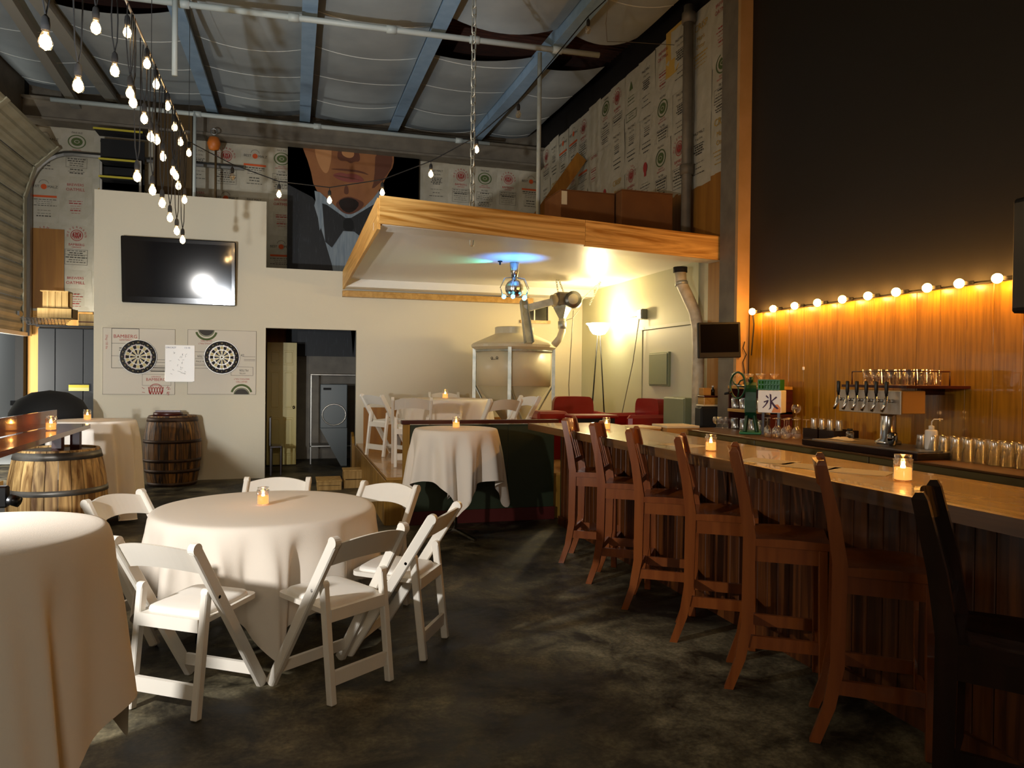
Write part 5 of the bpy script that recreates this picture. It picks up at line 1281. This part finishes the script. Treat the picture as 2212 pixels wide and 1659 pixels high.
# squeeze bottle
t = thing('squeeze_bottle', 'white plastic squeeze bottle with a bent spout by the pint glasses', 'bottle', (4.22, 4.08, 1.098))
MB().lathe([(0, 0), (.038, 0), (.040, .005), (.040, .125), (.036, .133), (.014, .137)], 18, 'vinyl_white').obj('body', t); MB().lathe([(.018, .137), (.018, .16), (.008, .165), (0, .165)], 14, 'vinyl_white').obj('cap', t)
MB().tube([(0, 0, .16), (.002, .0, .19), (.012, -.008, .207), (.06, -.035, .208)], .004, 8, 'vinyl_white').obj('spout', t)
t = thing('bar_towel', 'crumpled pale bar towel lying on the drip tray', 'towel', (4.16, 4.86, 1.098))
m = MB(); rn = random.Random(2); n = 10; vs = []; fs = []
for i in range(n+1):
    for j in range(n+1):
        u, v = i/n-.5, j/n-.5; q = max(0, 1-3.6*(u*u+v*v)); vs.append((u*.12, v*.24, .002+q*(.012+rn.uniform(0, .014))))
for i in range(n):
    for j in range(n): fs.append((i*(n+1)+j, i*(n+1)+j+1, (i+1)*(n+1)+j+1, (i+1)*(n+1)+j))
m.add(vs, fs, 'menu_paper', True).obj('towel', t)
t = thing('spice_jar', 'small glass jar with a dark lid standing behind the towel', 'jar', (4.28, 4.93, 1.098)); MB().lathe([(0, 0), (.03, 0), (.032, .05), (.02, .065)], 14, 'glass').obj('jar', t); MB().lathe([(.022, .065), (.022, .082), (0, .082)], 14, 'black_plastic').obj('lid', t)
# green ice shaver
t = thing('ice_shaver', 'green cast iron hand cranked ice shaver with a large wheel', 'ice shaver', (4.20, 6.16, 1.047), R(-125))
MB().box(-.17, .13, -.1, .1, 0, .02, 'green_plate', .006).obj('base_plate', t)
for s in (-1, 1):
    MB().bar((s*.10, -.05, .02), (s*.06, -.03, .2), .03, .03, 'green_metal', bev=.004).obj('leg', t); MB().bar((s*.10, .06, .02), (s*.06, .03, .2), .03, .03, 'green_metal', bev=.004).obj('leg', t)
m = MB(); m.prism(sm([(-.115, .15), (-.11, .40), (-.07, .47), (.0, .50), (.08, .45), (.115, .38), (.115, .15)], 1), -.05, .05, 'green_metal'); m.obj('frame', t)
for k in range(7): MB().box(-.075+k*.022, -.066+k*.022, -.055, -.05, .2, .34, 'green_plate').obj('rib', t)
m = MB(); m.torus((0, 0, 0), .125, .010, 'green_metal', 28, 8, T=Matrix.Translation((.06, -.12, .46)) @ Matrix.Rotation(R(35), 4, 'Z')); m.obj('wheel', t)
for k in range(3):
    a = 2.1*k+.5; T = Matrix.Translation((.06, -.12, .46)) @ Matrix.Rotation(R(35), 4, 'Z')
    MB().tube([T @ Vector((0, 0, 0)), T @ Vector((.06*math.cos(a+.3), 0, .06*math.sin(a+.3))), T @ Vector((.122*math.cos(a), 0, .122*math.sin(a)))], .007, 6, 'green_metal').obj('spoke', t)
MB().tube([(.06, -.13, .46), (.02, -.03, .45)], .014, 8, 'steel').obj('axle', t)
MB().tube([(.12, -.17, .39), (.14, -.24, .38)], .012, 8, 'black_gloss').obj('crank_handle', t)
m = MB(); put_text(m, 'R', 0, .33, .07, 'vinyl_white', -.057); m.obj('badge_letter', t); MB().tube([(0, 0, .49), (0, 0, .54)], .02, 10, 'green_metal').obj('screw', t)
# cube sign with the kanji for ice
t = thing('ice_sign', 'white cube sign with the dark purple character for ice', 'sign', (4.22, 5.86, 1.262), R(-52))
MB().box(-.105, .105, -.08, .08, 0, .205, 'sign_white' if 'sign_white' in M else 'vinyl_white', .004).obj('cube_body', t)
mat('ink_purple', '#3a123c', .6); mat('ink_peach', '#e0905a', .7)
m = MB(); y = -.0815
polyflat(m, [(.02, .005), (.10, .005), (.10, .05), (.075, .08), (.05, .075)], 'ink_peach', y)
S = lambda pts: polyflat(m, [(a/1000*1.9-.105+.008, b/1000*1.9) for a, b in pts], 'ink_purple', y-.001)
S([(52, 92), (60, 88), (62, 40), (60, 22), (48, 14), (50, 20), (54, 26), (54, 60)])
S([(36, 86), (48, 74), (46, 68), (34, 78)]); S([(24, 54), (44, 62), (48, 60), (44, 48), (34, 34), (22, 22), (18, 24), (32, 40), (38, 54), (26, 48)])
S([(82, 80), (88, 74), (62, 54), (60, 58)]); S([(60, 62), (66, 54), (80, 36), (96, 22), (88, 18), (74, 28), (60, 46)])
m.obj('ice_character', t)
for s in (-1, 1): MB().box(s*.07-.012, s*.07+.012, -.03, .0, -.205, 0, 'stool_dark').obj('support', t)
t = thing('green_basket', 'green plastic lattice basket on top of the ice sign', 'basket', (4.22, 5.86, 1.469), R(-52))
for z in (0, .045, .085): MB().box(-.11, .09, -.075, -.07, z, z+.012, 'green_plastic').obj('rim_band', t)
for k in range(8): MB().box(-.11+k*.0275, -.102+k*.0275, -.075, -.07, 0, .09, 'green_plastic').obj('rib', t)
MB().box(-.11, .09, -.07, .07, 0, .006, 'green_plastic').obj('base', t); MB().box(.085, .09, -.07, .07, 0, .097, 'green_plastic').obj('end', t); MB().box(-.11, -.105, -.07, .07, 0, .097, 'green_plastic').obj('end', t); MB().box(-.11, .09, .065, .07, 0, .097, 'green_plastic').obj('back', t)
chunk('wall_switch', 'small pale switch on the wood panelling above the green basket', 'switch', (4.66, 6.0, 1.66), [('plate', (0, .01, -.015, .015, 0, .03), 'vinyl_white')])
# black bin with a box and bottles on top
t = thing('black_speaker', 'black box shaped speaker at the far end of the back bar', 'speaker', (4.5, 7.42, .75), R(-10)); MB().box(-.12, .12, -.1, .1, 0, .50, 'black_matte', .02).obj('cabinet', t); MB().box(-.12, .12, -.1, .1, -.75, 0, 'black_matte').obj('stand', t)
chunk('small_wooden_box', 'little wooden box standing on the black speaker', 'box', (4.5, 7.42, 1.255), [('tray', (-.11, .1, -.08, .08, 0, .02), 'menu_paper'), ('box_body', (-.09, .09, -.07, .07, .02, .10), 'oak'), ('lid', (-.095, .095, -.075, .075, .10, .12), 'dark_red_wood')])
chunk('small_carton', 'small tan carton with a bottle cap on the little wooden box', 'box', (4.46, 7.42, 1.378), [('body', (-.05, .05, -.05, .05, 0, .085), 'carton_tan')])
t = thing('small_bottle', 'small dark bottle beside the tan carton', 'bottle', (4.56, 7.42, 1.378)); MB().lathe([(0, 0), (.025, 0), (.026, .06), (.01, .085), (.01, .1), (0, .1)], 12, 'glass_dark').obj('body', t); MB().lathe([(.012, .095), (.012, .11), (0, .11)], 10, 'vinyl_white').obj('cap', t)
# black speaker at the right edge
t = thing('wall_speaker', 'black loudspeaker hanging high at the right edge of view', 'speaker', (4.38, 3.38, 1.99), R(0)); MB().box(-.16, .14, -.2, .13, 0, .70, 'black_matte', .015).obj('cabinet', t); MB().box(-.165, -.16, -.18, .11, .03, .67, 'black_plastic').obj('grille', t); MB().bar((.14, 0, .35), (.3, 0, .35), .05, .05, 'black_matte').obj('wall_bracket', t)

fix_normals()
